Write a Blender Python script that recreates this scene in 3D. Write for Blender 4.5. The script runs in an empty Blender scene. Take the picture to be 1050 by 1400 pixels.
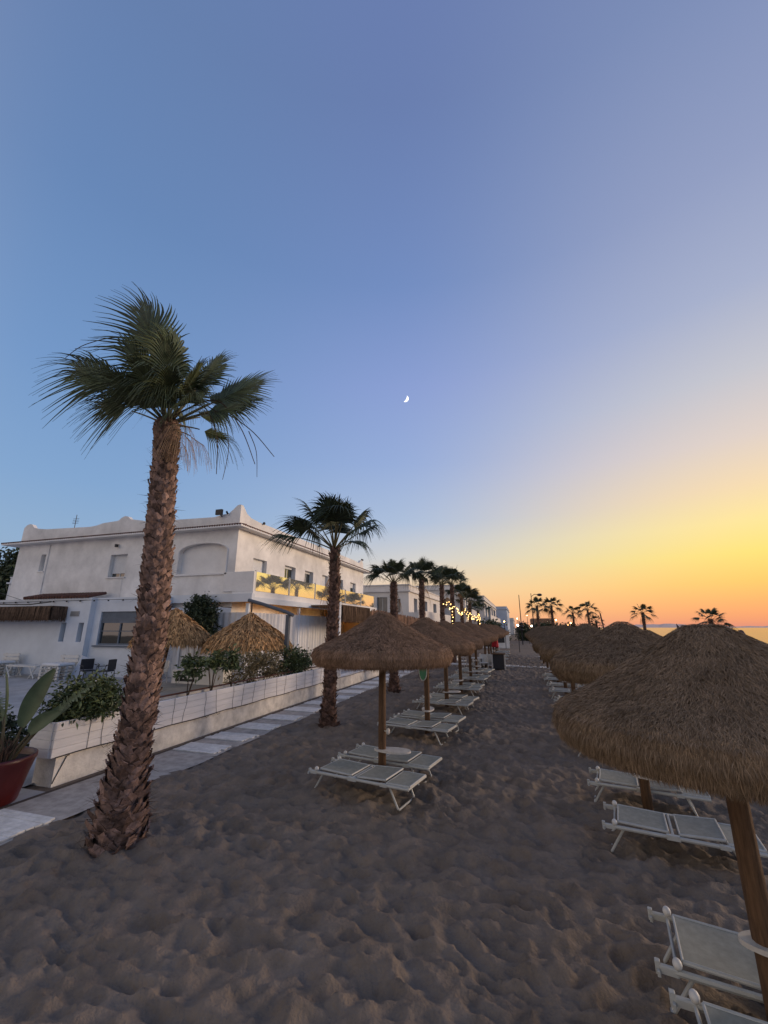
import bpy, math, random
import numpy as np
from mathutils import Vector, Matrix
rnd = random.Random(7)
NP = np.random.default_rng(11)
S = bpy.context.scene
COL = S.collection
R = math.radians
V = Vector

# ------------------------------------------------------------------ helpers
class MB:
    def __init__(s): s.v = []; s.f = []
    def quad(s, a, b, c, d):
        n = len(s.v); s.v += [tuple(a), tuple(b), tuple(c), tuple(d)]; s.f.append((n, n+1, n+2, n+3))
    def tri(s, a, b, c):
        n = len(s.v); s.v += [tuple(a), tuple(b), tuple(c)]; s.f.append((n, n+1, n+2))
    def box(s, x0, x1, y0, y1, z0, z1, m=None):
        p = [V((x, y, z)) for z in (z0, z1) for y in (y0, y1) for x in (x0, x1)]
        if m is not None: p = [m @ q for q in p]
        n = len(s.v); s.v += [tuple(q) for q in p]
        for f in ((0,2,3,1),(4,5,7,6),(0,1,5,4),(2,6,7,3),(0,4,6,2),(1,3,7,5)): s.f.append(tuple(n+i for i in f))
    def bbox(s, x0, x1, y0, y1, z0, z1, b=.01):
        """box whose vertical edges and top are chamfered"""
        pr = [(x0+b,y0),(x1-b,y0),(x1,y0+b),(x1,y1-b),(x1-b,y1),(x0+b,y1),(x0,y1-b),(x0,y0+b)]
        cx, cy = (x0+x1)/2, (y0+y1)/2
        n = len(s.v)
        for z, k in ((z0,0),(z1-b,0),(z1,b)):
            for x, y in pr:
                s.v.append((x-math.copysign(min(k,abs(x-cx)),x-cx), y-math.copysign(min(k,abs(y-cy)),y-cy), z))
        for r in range(2):
            for i in range(8):
                j = (i+1) % 8; s.f.append((n+r*8+i, n+r*8+j, n+r*8+8+j, n+r*8+8+i))
        s.f.append(tuple(n+16+i for i in range(8))); s.f.append(tuple(n+7-i for i in range(8)))
    def tube(s, pts, rad, n=6, cap=True):
        pts = [V(p) for p in pts]
        if not isinstance(rad, (list, tuple)): rad = [rad]*len(pts)
        t0 = (pts[1]-pts[0]).normalized()
        up = V((0,0,1)) if abs(t0.z) < .9 else V((1,0,0))
        base = len(s.v); u = t0.cross(up).normalized()
        for i, p in enumerate(pts):
            t = (pts[min(i+1,len(pts)-1)]-pts[max(i-1,0)])
            t = t.normalized() if t.length > 1e-9 else t0
            u = (u - t*u.dot(t)); u = u.normalized() if u.length > 1e-6 else t.orthogonal().normalized()
            w = t.cross(u)
            for k in range(n):
                a = 2*math.pi*k/n
                s.v.append(tuple(p + (u*math.cos(a)+w*math.sin(a))*rad[i]))
        for i in range(len(pts)-1):
            for k in range(n):
                j = (k+1) % n
                s.f.append((base+i*n+k, base+i*n+j, base+(i+1)*n+j, base+(i+1)*n+k))
        if cap:
            s.f.append(tuple(base+n-1-k for k in range(n))); s.f.append(tuple(base+(len(pts)-1)*n+k for k in range(n)))
    def lathe(s, prof, n=24, c=(0,0,0), jit=0., close=False):
        base = len(s.v)
        for i, (r, z) in enumerate(prof):
            for k in range(n):
                a = 2*math.pi*k/n; q = r*(1+jit*rnd.uniform(-1,1))
                s.v.append((c[0]+q*math.cos(a), c[1]+q*math.sin(a), c[2]+z+jit*rnd.uniform(-.5,.5)))
        for i in range(len(prof)-1):
            for k in range(n):
                j = (k+1) % n
                s.f.append((base+i*n+k, base+i*n+j, base+(i+1)*n+j, base+(i+1)*n+k))
        if close:
            s.f.append(tuple(base+n-1-k for k in range(n)))
            s.f.append(tuple(base+(len(prof)-1)*n+k for k in range(n)))
    def ball(s, c, r, n=10, m=6, sq=(1,1,1)):
        base = len(s.v)
        for i in range(m+1):
            th = math.pi*i/m
            for k in range(n):
                a = 2*math.pi*k/n
                s.v.append((c[0]+r*sq[0]*math.sin(th)*math.cos(a), c[1]+r*sq[1]*math.sin(th)*math.sin(a), c[2]+r*sq[2]*math.cos(th)))
        for i in range(m):
            for k in range(n):
                j = (k+1) % n; s.f.append((base+i*n+k, base+(i+1)*n+k, base+(i+1)*n+j, base+i*n+j))
    def mesh(s, name, mat, smooth=False):
        me = bpy.data.meshes.new(name); me.from_pydata(s.v, [], s.f)
        if mat: me.materials.append(mat)
        if smooth: me.polygons.foreach_set('use_smooth', [True]*len(me.polygons))
        me.update(); return me
    def build(s, name, mat, parent=None, smooth=False):
        o = bpy.data.objects.new(name, s.mesh(name, mat, smooth)); COL.objects.link(o)
        if parent: o.parent = parent
        return o

def tag(o, label=None, cat=None, group=None, kind=None):
    if label: o['label'] = label
    if cat: o['category'] = cat
    if group: o['group'] = group
    if kind: o['kind'] = kind
    return o
def thing(name, label, cat, loc=(0,0,0), rz=0, group=None):
    o = bpy.data.objects.new(name, None); COL.objects.link(o); o.location = loc; o.rotation_euler = (0,0,rz)
    o.empty_display_size = .2
    return tag(o, label, cat, group)
def dup(o, loc, rz=0, label=None, scale=None, parent=None, group=None):
    c = o.copy(); COL.objects.link(c)
    if parent is None:
        c.location = loc; c.rotation_euler = (0,0,rz)
        if label: c['label'] = label
        if group: c['group'] = group
        if scale is not None: c.scale = scale
    else: c.parent = parent
    for ch in list(o.children): dup(ch, None, parent=c)
    return c
def mkobj(name, me, parent=None):
    o = bpy.data.objects.new(name, me); COL.objects.link(o)
    if parent: o.parent = parent
    return o

# ------------------------------------------------------------------ materials
def mat(name, col, rough=.8, var=.25, scale=6., bump=0., bscale=60., island=0., metal=0., spec=.3, stretch=None, col2=None, detail=6., bump2=0., b2scale=8.):
    m = bpy.data.materials.new(name); m.use_nodes = True; t = m.node_tree; N = t.nodes; L = t.links
    b = N['Principled BSDF']; b.inputs['Roughness'].default_value = rough; b.inputs['Metallic'].default_value = metal
    b.inputs['Specular IOR Level'].default_value = spec
    tc = N.new('ShaderNodeTexCoord'); src = tc.outputs['Object']
    if stretch:
        mp = N.new('ShaderNodeMapping'); mp.inputs['Scale'].default_value = stretch; L.new(src, mp.inputs[0]); src = mp.outputs[0]
    nz = N.new('ShaderNodeTexNoise'); nz.inputs['Scale'].default_value = scale; nz.inputs['Detail'].default_value = detail
    nz.inputs['Roughness'].default_value = .62; L.new(src, nz.inputs['Vector'])
    rp = N.new('ShaderNodeValToRGB')
    c2 = col2 or tuple(c*(1-var) for c in col)
    rp.color_ramp.elements[0].position = .32; rp.color_ramp.elements[1].position = .68
    rp.color_ramp.elements[0].color = (*c2, 1); rp.color_ramp.elements[1].color = (*[min(1,c*(1+var*.35)) for c in col], 1)
    L.new(nz.outputs['Fac'], rp.inputs[0]); out = rp.outputs[0]
    if island:
        g = N.new('ShaderNodeNewGeometry'); mr = N.new('ShaderNodeMapRange')
        mr.inputs[3].default_value = 1-island; mr.inputs[4].default_value = 1+island
        L.new(g.outputs['Random Per Island'], mr.inputs[0])
        mx = N.new('ShaderNodeVectorMath'); mx.operation = 'SCALE'; L.new(out, mx.inputs[0]); L.new(mr.outputs[0], mx.inputs['Scale']); out = mx.outputs[0]
    L.new(out, b.inputs['Base Color'])
    nrm = None
    for st, sc in ((bump, bscale), (bump2, b2scale)):
        if st:
            n2 = N.new('ShaderNodeTexNoise'); n2.inputs['Scale'].default_value = sc; n2.inputs['Detail'].default_value = 5; L.new(src, n2.inputs['Vector'])
            bp = N.new('ShaderNodeBump'); bp.inputs['Strength'].default_value = st; bp.inputs['Distance'].default_value = .6/sc
            L.new(n2.outputs['Fac'], bp.inputs['Height'])
            if nrm: L.new(nrm, bp.inputs['Normal'])
            nrm = bp.outputs[0]
    if nrm: L.new(nrm, b.inputs['Normal'])
    return m
def emit(name, col, st):
    m = bpy.data.materials.new(name); m.use_nodes = True; t = m.node_tree
    b = t.nodes['Principled BSDF']; b.inputs['Base Color'].default_value = (*[c*.6 for c in col], 1)
    b.inputs['Emission Color'].default_value = (*col, 1); b.inputs['Emission Strength'].default_value = st
    return m
M = {}
M['sand'] = mat('sand', (.212,.171,.135), .95, .3, 2.2, .9, 260., spec=.1, bump2=.9, b2scale=34.)
M['path'] = mat('path_concrete', (.42,.38,.335), .9, .35, 5., .4, 120.)
M['mat'] = mat('path_mat', (.68,.66,.62), .85, .25, 8., .5, 90.)
M['pave'] = mat('terrace_paving', (.40,.40,.40), .9, .3, 1.5, .3, 80.)
M['earth'] = mat('earth', (.10,.075,.06), .95, .4, 8., .6, 60.)
M['thatch'] = mat('heather_thatch', (.255,.182,.118), .9, .3, 4., island=.40, spec=.1)
M['thatch_warm'] = mat('heather_thatch_warm', (.345,.218,.138), .9, .3, 4., island=.40, spec=.1)
M['thatch_core'] = mat('heather_core', (.15,.10,.065), .95, .4, 30., .9, 60., spec=.1)
M['straw'] = mat('palm_straw', (.50,.29,.13), .85, .4, 6., island=.75, spec=.15)
M['straw_dark'] = mat('straw_core', (.14,.075,.035), .95, .4, 20., .8, 50.)
M['pole'] = mat('pole_wood', (.145,.083,.045), .8, .45, 9., .5, 40., stretch=(6,6,.6))
M['frame'] = mat('white_tube', (.43,.44,.42), .42, .12, 9., spec=.5)
M['sling'] = mat('sling_fabric', (.29,.29,.25), .85, .2, 14., .45, 500., stretch=(1,1,1))
M['sling_b'] = mat('sling_fabric_grey', (.275,.275,.24), .85, .22, 12., .45, 500.)
M['plastic'] = mat('white_plastic', (.62,.61,.58), .5, .12, 6., spec=.45)
M['tray'] = mat('tray_white', (.56,.53,.49), .6, .2, 10., .2, 60.)
M['trunk'] = mat('palm_trunk', (.085,.05,.036), .95, .4, 20., .8, 40.)
M['boot'] = mat('palm_boot', (.265,.172,.138), .85, .6, 13., .9, 60., island=.55, spec=.15)
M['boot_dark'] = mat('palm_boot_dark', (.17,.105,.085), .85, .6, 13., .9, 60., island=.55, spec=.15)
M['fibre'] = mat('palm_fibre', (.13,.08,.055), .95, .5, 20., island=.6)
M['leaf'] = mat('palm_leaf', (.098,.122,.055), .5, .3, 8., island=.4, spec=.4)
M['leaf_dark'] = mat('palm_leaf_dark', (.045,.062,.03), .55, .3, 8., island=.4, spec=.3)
M['dead'] = mat('dead_frond', (.34,.22,.13), .85, .35, 8., island=.45)
M['stalk'] = mat('flower_stalk', (.09,.055,.03), .8, .3, 8.)
M['petiole'] = mat('petiole', (.13,.11,.05), .6, .3, 8.)
M['wallwhite'] = mat('white_render', (.79,.765,.735), .9, .10, 1.3, .35, 45., bump2=.15, b2scale=6.)
M['wallshade'] = mat('white_render_old', (.82,.79,.755), .9, .26, .8, .35, 35.)
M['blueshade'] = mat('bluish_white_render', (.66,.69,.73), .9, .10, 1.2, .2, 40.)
M['plaster'] = mat('wall_base_plaster', (.78,.73,.66), .92, .32, 3.5, .5, 30.)
M['plank'] = mat('planter_plank_paint', (.84,.80,.765), .75, .12, 4., .25, 30., stretch=(1,.3,3))
M['tile'] = mat('roof_tile', (.13,.06,.045), .85, .4, 7., island=.3)
M['fringe'] = mat('thatch_fringe', (.125,.078,.05), .95, .4, 9., island=.6)
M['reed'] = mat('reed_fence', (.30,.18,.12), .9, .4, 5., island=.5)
M['shutter'] = mat('shutter_white', (.70,.70,.70), .6, .08, 3.)
M['shutblue'] = mat('shutter_slate', (.13,.155,.19), .6, .2, 3.)
M['alu'] = mat('aluminium', (.38,.39,.40), .45, .1, 5., metal=.5)
M['dark'] = mat('dark_metal', (.035,.035,.04), .5, .2, 5.)
M['steel'] = mat('slate_steel', (.10,.115,.14), .5, .15, 5.)
M['curtain'] = mat('curtain', (.70,.68,.66), .9, .1, 3.)
M['ochre'] = mat('ochre_paint', (.62,.36,.10), .8, .15, 2.)
M['pot'] = mat('red_pot', (.070,.008,.009), .38, .2, 3., spec=.45, bump=.1, bscale=20.)
M['soil'] = mat('soil', (.05,.035,.025), .95, .4, 20., .8, 40.)
M['bop'] = mat('paddle_leaf', (.085,.115,.052), .5, .35, 4., island=.25, spec=.4)
M['bopstem'] = mat('paddle_stem', (.12,.095,.05), .6, .3, 4.)
M['bush'] = mat('bush_leaf', (.085,.11,.04), .5, .3, 8., island=.55, spec=.35)
M['bushdry'] = mat('dry_bush_leaf', (.21,.165,.085), .7, .3, 8., island=.5)
M['twig'] = mat('twig', (.12,.085,.06), .9, .3, 8.)
M['flower'] = mat('white_flower', (.75,.73,.66), .7, .1, 8.)
M['cable'] = mat('black_cable', (.045,.04,.04), .6, .1, 5.)
M['villa'] = mat('villa_render', (.70,.655,.61), .9, .12, .6, .2, 20.)
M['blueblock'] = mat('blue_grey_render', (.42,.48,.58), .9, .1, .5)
M['red'] = mat('red_canvas', (.42,.02,.03), .8, .2, 5.)
M['flagc'] = mat('flag_cloth', (.10,.06,.06), .8, .2, 5.)
M['hill'] = mat('distant_hill', (.66,.50,.44), 1., .1, .002)  # pale warm tint stands in for distance haze, painted into the rock colour
M['green'] = mat('green_plastic', (.10,.30,.16), .5, .2, 6.)
M['bulb'] = emit('warm_bulb', (1,.60,.20), 7.)
M['lampw'] = emit('lamp_white', (1,.80,.55), 30.)
M['lampo'] = emit('lamp_orange', (1,.48,.16), 26.)
M['strip'] = emit('strip_light', (1,.50,.16), 3.)
M['moon'] = emit('moon', (1,.98,.93), 1.6)
def glass_mat(name, refl, base, rough=.03):
    m = bpy.data.materials.new(name); m.use_nodes = True; t = m.node_tree; N = t.nodes; L = t.links
    for n in list(N):
        if n.type != 'OUTPUT_MATERIAL': N.remove(n)
    o = [n for n in N if n.type == 'OUTPUT_MATERIAL'][0]
    g = N.new('ShaderNodeBsdfGlossy'); g.inputs['Roughness'].default_value = rough; g.inputs['Color'].default_value = (.97,.97,.97,1)
    d = N.new('ShaderNodeBsdfDiffuse'); d.inputs['Color'].default_value = (*base,1)
    nz = N.new('ShaderNodeTexNoise'); nz.inputs['Scale'].default_value = .7; bp = N.new('ShaderNodeBump'); bp.inputs['Strength'].default_value = .05; bp.inputs['Distance'].default_value = .1
    L.new(nz.outputs['Fac'], bp.inputs['Height']); L.new(bp.outputs[0], g.inputs['Normal'])
    x = N.new('ShaderNodeMixShader'); x.inputs[0].default_value = refl
    L.new(d.outputs[0], x.inputs[1]); L.new(g.outputs[0], x.inputs[2]); L.new(x.outputs[0], o.inputs['Surface'])
    return m
M['balglass'] = glass_mat('frosted_balustrade_glass', .8, (.7,.68,.62))
M['winglass'] = glass_mat('window_glass', .16, (.025,.03,.028))

# sea
def sea_mat():
    m = bpy.data.materials.new('sea_water'); m.use_nodes = True; t = m.node_tree; N = t.nodes; L = t.links
    b = N['Principled BSDF']; b.inputs['Base Color'].default_value = (.02,.035,.05,1); b.inputs['Roughness'].default_value = .12; b.inputs['IOR'].default_value = 1.33
    tc = N.new('ShaderNodeTexCoord'); mp = N.new('ShaderNodeMapping'); mp.inputs['Scale'].default_value = (.5,.16,1); L.new(tc.outputs['Object'], mp.inputs[0])
    nz = N.new('ShaderNodeTexNoise'); nz.inputs['Scale'].default_value = 1.4; nz.inputs['Detail'].default_value = 6; L.new(mp.outputs[0], nz.inputs['Vector'])
    bp = N.new('ShaderNodeBump'); bp.inputs['Strength'].default_value = .9; bp.inputs['Distance'].default_value = .4
    L.new(nz.outputs['Fac'], bp.inputs['Height']); L.new(bp.outputs[0], b.inputs['Normal'])
    return m
M['sea'] = sea_mat()

# ------------------------------------------------------------------ camera
H = 2.64
cam = bpy.data.cameras.new('camera'); co = bpy.data.objects.new('camera', cam); COL.objects.link(co)
cam.sensor_fit = 'VERTICAL'; cam.sensor_height = 36.; cam.lens = 36.*570/1400
cam.clip_start = .05; cam.clip_end = 60000
pitch = math.atan(158/570); yaw = math.atan(185/591.5)
co.location = (0,0,H); co.rotation_euler = (math.pi/2+pitch, 0, yaw)
S.camera = co

# ------------------------------------------------------------------ sky and light
SUN_AZ = R(40); LAMP_AZ = R(60)     # clockwise from +Y towards +X: middle of the afterglow, and of its strongest light
w = bpy.data.worlds.new('World'); S.world = w; w.use_nodes = True
t = w.node_tree; N = t.nodes; L = t.links
bg = N['Background']
tc = N.new('ShaderNodeTexCoord'); sx = N.new('ShaderNodeSeparateXYZ'); L.new(tc.outputs['Generated'], sx.inputs[0])
def mth(op, a, b=None, c=None):
    n = N.new('ShaderNodeMath'); n.operation = op
    for i, q in enumerate((a, b, c)):
        if q is None: continue
        if isinstance(q, (int, float)): n.inputs[i].default_value = q
        else: L.new(q, n.inputs[i])
    return n.outputs[0]
el = mth('DIVIDE', mth('ARCSINE', mth('MINIMUM', mth('MAXIMUM', sx.outputs[2], 0.), 1.)), math.pi/2)
hl = mth('MAXIMUM', mth('SQRT', mth('ADD', mth('MULTIPLY', sx.outputs[0], sx.outputs[0]), mth('MULTIPLY', sx.outputs[1], sx.outputs[1]))), 1e-4)
ca = mth('DIVIDE', mth('ADD', mth('MULTIPLY', sx.outputs[0], math.sin(SUN_AZ)), mth('MULTIPLY', sx.outputs[1], math.cos(SUN_AZ))), hl)
ang = mth('DIVIDE', mth('ARCCOSINE', mth('MINIMUM', mth('MAXIMUM', ca, -1.), 1.)), math.pi)   # 0 at the sunset, 1 opposite
def s2l(c): return tuple(((x/255)/12.92 if x/255 <= .04045 else ((x/255+.055)/1.055)**2.4) for x in c)
def ramp(stops):
    n = N.new('ShaderNodeValToRGB'); cr = n.color_ramp
    while len(cr.elements) > 1: cr.elements.remove(cr.elements[0])
    first = True
    for d, c in stops:
        e = cr.elements[0] if first else cr.elements.new(d/90.)
        e.position = d/90.; e.color = (*s2l(c), 1); first = False
    L.new(el, n.inputs[0]); return n.outputs[0]
warm = ramp([(0,(224,144,122)),(.8,(243,158,114)),(2.5,(254,178,110)),(4.6,(255,202,106)),(7.6,(255,226,118)),(10.8,(255,229,150)),(14.5,(246,218,174)),(19.5,(224,208,198)),(26,(196,196,205)),(34,(166,175,203)),(44,(145,157,193)),(58,(122,139,181)),(75,(107,124,172)),(90,(104,120,172))])
side = ramp([(0,(236,176,140)),(2,(248,196,146)),(5,(240,208,172)),(9,(208,206,205)),(14,(172,190,218)),(22,(150,172,216)),(32,(138,158,210)),(44,(114,140,192)),(60,(104,125,174)),(90,(104,120,172))])
cool = ramp([(0,(150,160,185)),(4,(150,172,200)),(9,(142,172,205)),(16,(128,163,205)),(28,(114,150,198)),(45,(102,134,182)),(60,(100,126,172)),(90,(104,120,172))])
anti = ramp([(0,(222,200,192)),(6,(250,218,200)),(14,(255,238,216)),(26,(244,228,210)),(42,(184,180,188)),(62,(120,130,174)),(90,(104,120,172))])  # unseen sky behind the camera, brightened and warmed to light the house front
def mixc(f, a, b):
    n = N.new('ShaderNodeMix'); n.data_type = 'RGBA'; L.new(f, n.inputs['Factor']); L.new(a, n.inputs['A']); L.new(b, n.inputs['B']); return n.outputs['Result']
def sstep(x, a, b):
    n = N.new('ShaderNodeMapRange'); n.interpolation_type = 'SMOOTHSTEP'; L.new(x, n.inputs[0]); n.inputs[1].default_value = a; n.inputs[2].default_value = b; return n.outputs[0]
c1 = mixc(sstep(ang, 10/180, 58/180), warm, side)
c2 = mixc(sstep(ang, 48/180, 96/180), c1, cool)
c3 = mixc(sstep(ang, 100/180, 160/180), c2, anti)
sky = N.new('ShaderNodeTexSky'); sky.sky_type = 'NISHITA'; sky.sun_disc = False; sky.sun_elevation = R(1.0); sky.sun_rotation = LAMP_AZ
skm = N.new('ShaderNodeVectorMath'); skm.operation = 'SCALE'; skm.inputs['Scale'].default_value = .02; L.new(sky.outputs[0], skm.inputs[0])
ad = N.new('ShaderNodeVectorMath'); ad.operation = 'ADD'; L.new(c3, ad.inputs[0]); L.new(skm.outputs[0], ad.inputs[1])
L.new(ad.outputs[0], bg.inputs['Color']); bg.inputs['Strength'].default_value = 1.0
sl = bpy.data.lights.new('sun', 'SUN'); sl.energy = 2.0; sl.angle = R(14); sl.color = (1,.76,.56)
so = bpy.data.objects.new('sun', sl); COL.objects.link(so)
se = R(10); sd = V((math.sin(LAMP_AZ)*math.cos(se), math.cos(LAMP_AZ)*math.cos(se), math.sin(se)))
so.rotation_euler = sd.to_track_quat('Z', 'Y').to_euler(); so.location = sd*50
S.view_settings.view_transform = 'Standard'; S.view_settings.look = 'None'; S.view_settings.exposure = 0; S.view_settings.gamma = 1

# ------------------------------------------------------------------ ground
def vnoise(x, y, seed):
    g = np.random.default_rng(seed).random((256,256))
    xi = np.floor(x).astype(int); yi = np.floor(y).astype(int); fx = x-xi; fy = y-yi
    fx = fx*fx*(3-2*fx); fy = fy*fy*(3-2*fy)
    a = g[xi%256, yi%256]; b = g[(xi+1)%256, yi%256]; c = g[xi%256, (yi+1)%256]; d = g[(xi+1)%256, (yi+1)%256]
    return (a*(1-fx)+b*fx)*(1-fy)+(c*(1-fx)+d*fx)*fy-.5
def zg(x):       # broad fall of the beach towards the water
    x = np.asarray(x, float)
    return np.where(x < -2.5, 0., np.where(x < 2, -.022*(x+2.5), -.099-.058*(x-2)))
def ground():
    xs = np.concatenate([[-3000,-900,-300,-120,-60,-30,-18,-12,-9], np.arange(-7,6.6,.026), np.arange(7.2,30,.6), [32,40,60,120]])
    ys = [-80,-30,-10,-4,-1.5,-.5,.3]
    y = .9
    while y < 48: ys.append(y); y += .012+.0047*y
    ys = np.array(ys+[50,54,60,70,85,110,150,250,500,1200,4000])
    X, Y = np.meshgrid(xs, ys); Z = zg(X).copy()
    A = (X > -6.55) & (X < 7) & (Y > .2) & (Y < 50)
    fade = np.clip((X+6.6)/.5,0,1)*np.clip((50-Y)/8,0,1)
    D = np.zeros_like(Z)
    n = 34000
    px = NP.uniform(-6.6,7,n); py = .6+47*NP.random(n)**1.45
    ang = NP.uniform(0,math.pi,n); ra = NP.uniform(.06,.17,n); rb = ra*NP.uniform(.38,.75,n); dp = NP.uniform(.03,.075,n)*np.clip(ra/.17,.55,1.4)
    # most people walk along the rows: pits lean along Y
    ang = np.where(NP.random(n) < .7, NP.normal(-.12,.38,n), ang)
    for i in range(n):
        q = ra[i]*1.5
        i0, i1 = np.searchsorted(xs, (px[i]-q, px[i]+q)); j0, j1 = np.searchsorted(ys, (py[i]-q, py[i]+q))
        if i1 <= i0 or j1 <= j0: continue
        dx = X[j0:j1,i0:i1]-px[i]; dy = Y[j0:j1,i0:i1]-py[i]
        c, s_ = math.cos(ang[i]), math.sin(ang[i])
        u = (dx*c+dy*s_)/ra[i]; v = (-dx*s_+dy*c)/rb[i]
        d2 = u*u+v*v
        pit = dp[i]*(d2-1)
        sub = D[j0:j1,i0:i1]
        rim = .10*dp[i]*np.exp(-((np.sqrt(d2)-1.08)/.16)**2)
        D[j0:j1,i0:i1] = np.where(d2 < 1, np.minimum(sub, pit), sub)+rim*(d2 >= 1)
    for k in range(1):
        P = np.pad(D, 1, mode='edge'); D = (P[1:-1,1:-1]*14+P[:-2,1:-1]+P[2:,1:-1]+P[1:-1,:-2]+P[1:-1,2:])/18
    wx = .5*vnoise(X*1.1, Y*1.1, 21); wy = .5*vnoise(X*1.1+40, Y*1.1, 22)
    for fx_, fy_, am, sd_ in ((1.1,2.6,.036,23),(2.3,5.2,.056,24),(3.6,8.0,.034,25),(6.2,12.5,.015,26)):
        q = np.abs(vnoise((X+wx)*fx_+Y*.3, (Y+wy)*fy_-X*.5, sd_))*2
        D += am*np.clip(1-q*1.35,0,1)**1.5
    D += .10*vnoise(X*.55+9, Y*.55, 1)*.6+.05*vnoise(X*1.7, Y*1.7, 2)+.022*vnoise(X*4.3, Y*4.3, 3)+.010*vnoise(X*10, Y*10, 4)+.005*vnoise(X*23, Y*23, 5)
    Z += np.where(A, D*fade, 0)
    for bx, by, hh, rr in ((-4.95,4.75,.10,.8),(-5.1,11.3,.10,.7),(-5.1,17.7,.08,.7)):
        Z += hh*np.exp(-((X-bx)**2+(Y-by)**2)/rr**2)*A
    Z = np.where(X < -6.6, -.03, Z)
    ny, nx = X.shape
    vs = np.stack([X.ravel(), Y.ravel(), Z.ravel()], 1)
    j, i = np.meshgrid(np.arange(ny-1), np.arange(nx-1), indexing='ij'); b = (j*nx+i).ravel()
    q = np.stack([b, b+1, b+nx+1, b+nx], 1)
    me = bpy.data.meshes.new('sand'); me.vertices.add(len(vs)); me.vertices.foreach_set('co', vs.ravel())
    me.loops.add(q.size); me.loops.foreach_set('vertex_index', q.ravel().astype(np.int32)); me.polygons.add(len(q))
    me.polygons.foreach_set('loop_start', np.arange(0,q.size,4,dtype=np.int32))
    me.update(calc_edges=True); me.polygons.foreach_set('use_smooth', np.ones(len(q),bool)); me.materials.append(M['sand'])
    return tag(mkobj('sand', me), kind='structure')
ground()
sea = MB()
sea.quad((12,-3000,-1.25),(40000,-3000,-1.25),(40000,40000,-1.25),(12,40000,-1.25))
tag(sea.build('sea', M['sea']), kind='structure')
pv = MB()                                             # terrace behind the wall, rising to the house
tp = [(-90,-8,.0),(-7.75,-8,.0),(-7.75,6.0,.012),(-8.3,6.05,.012),(-8.3,40,.35),(-90,40,.35)]
pv.v = [(-60,-8,.0),(-7.72,-8,.0),(-7.72,5.9,.0),(-60,5.9,.0),(-8.35,5.9,.0),(-8.35,16,.35),(-60,16,.35),(-8.35,60,.35),(-60,60,.3)]
pv.f = [(0,1,2,4,3),(3,4,5,6),(6,5,7,8)]
tag(pv.build('terrace_paving', M['pave']), kind='structure')
def TZ(y): return 0. if y < 5.9 else min(.3, .3*(y-5.9)/10.1)
pa = MB()
edge = []; y = -6.
while y < 46:
    edge.append((y, -6.38-.05*math.sin(y*1.3)-.04*math.sin(y*2.9+1))); y += .3
for (ya, xa), (yb, xb) in zip(edge, edge[1:]):
    pa.quad((-7.6,ya,.02),(xa,ya,.02),(xb,yb,.02),(-7.6,yb,.02))
tag(pa.build('path', M['path']), kind='structure')
kb = MB()
kb.v = [(-7.72,-8,.012),(-7.6,-8,.012),(-7.6,46,.012),(-7.72,46,.012)]; kb.f = [(0,1,2,3)]
kb.build('path_gutter', M['earth']); tag(bpy.data.objects['path_gutter'], kind='structure')
bands = [(3.0,5.15),(8.45,9.08),(9.5,10.12),(10.66,11.3),(11.9,12.55),(13.2,13.9),(14.5,15.2),(15.9,16.6),(17.3,18.1),(18.8,19.6),(20.4,21.2),(22,22.9),(23.8,24.8),(25.8,26.9)]
bm_ = MB()
for a, b in bands:
    y = a
    while y < b-.02:                                   # each mat is a run of boards across the path
        bm_.bbox(-7.56+rnd.uniform(-.03,.03), -6.47+rnd.uniform(-.05,.04), y, min(y+.098,b), .022, .042+rnd.uniform(0,.006), .004); y += .104
tag(bm_.build('path_mats', M['mat']), kind='structure')
bw = MB(); x = -5.6
while x < 4:
    bw.bbox(x, x+.13, 32.0+rnd.uniform(-.03,.03), 33.1, float(zg(x))-.02, float(zg(x))+.09, .005); x += .15
tag(bw.build('boardwalk', M['mat']), kind='structure')
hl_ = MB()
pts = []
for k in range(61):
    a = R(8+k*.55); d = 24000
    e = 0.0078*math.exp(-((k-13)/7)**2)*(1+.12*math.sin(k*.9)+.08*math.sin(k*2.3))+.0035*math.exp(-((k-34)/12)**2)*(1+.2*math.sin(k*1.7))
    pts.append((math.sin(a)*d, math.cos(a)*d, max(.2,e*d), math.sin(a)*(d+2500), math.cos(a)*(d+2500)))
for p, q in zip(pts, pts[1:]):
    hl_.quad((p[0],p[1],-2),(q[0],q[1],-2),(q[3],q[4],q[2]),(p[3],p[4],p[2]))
tag(hl_.build('hills', M['hill']), kind='structure')

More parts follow.
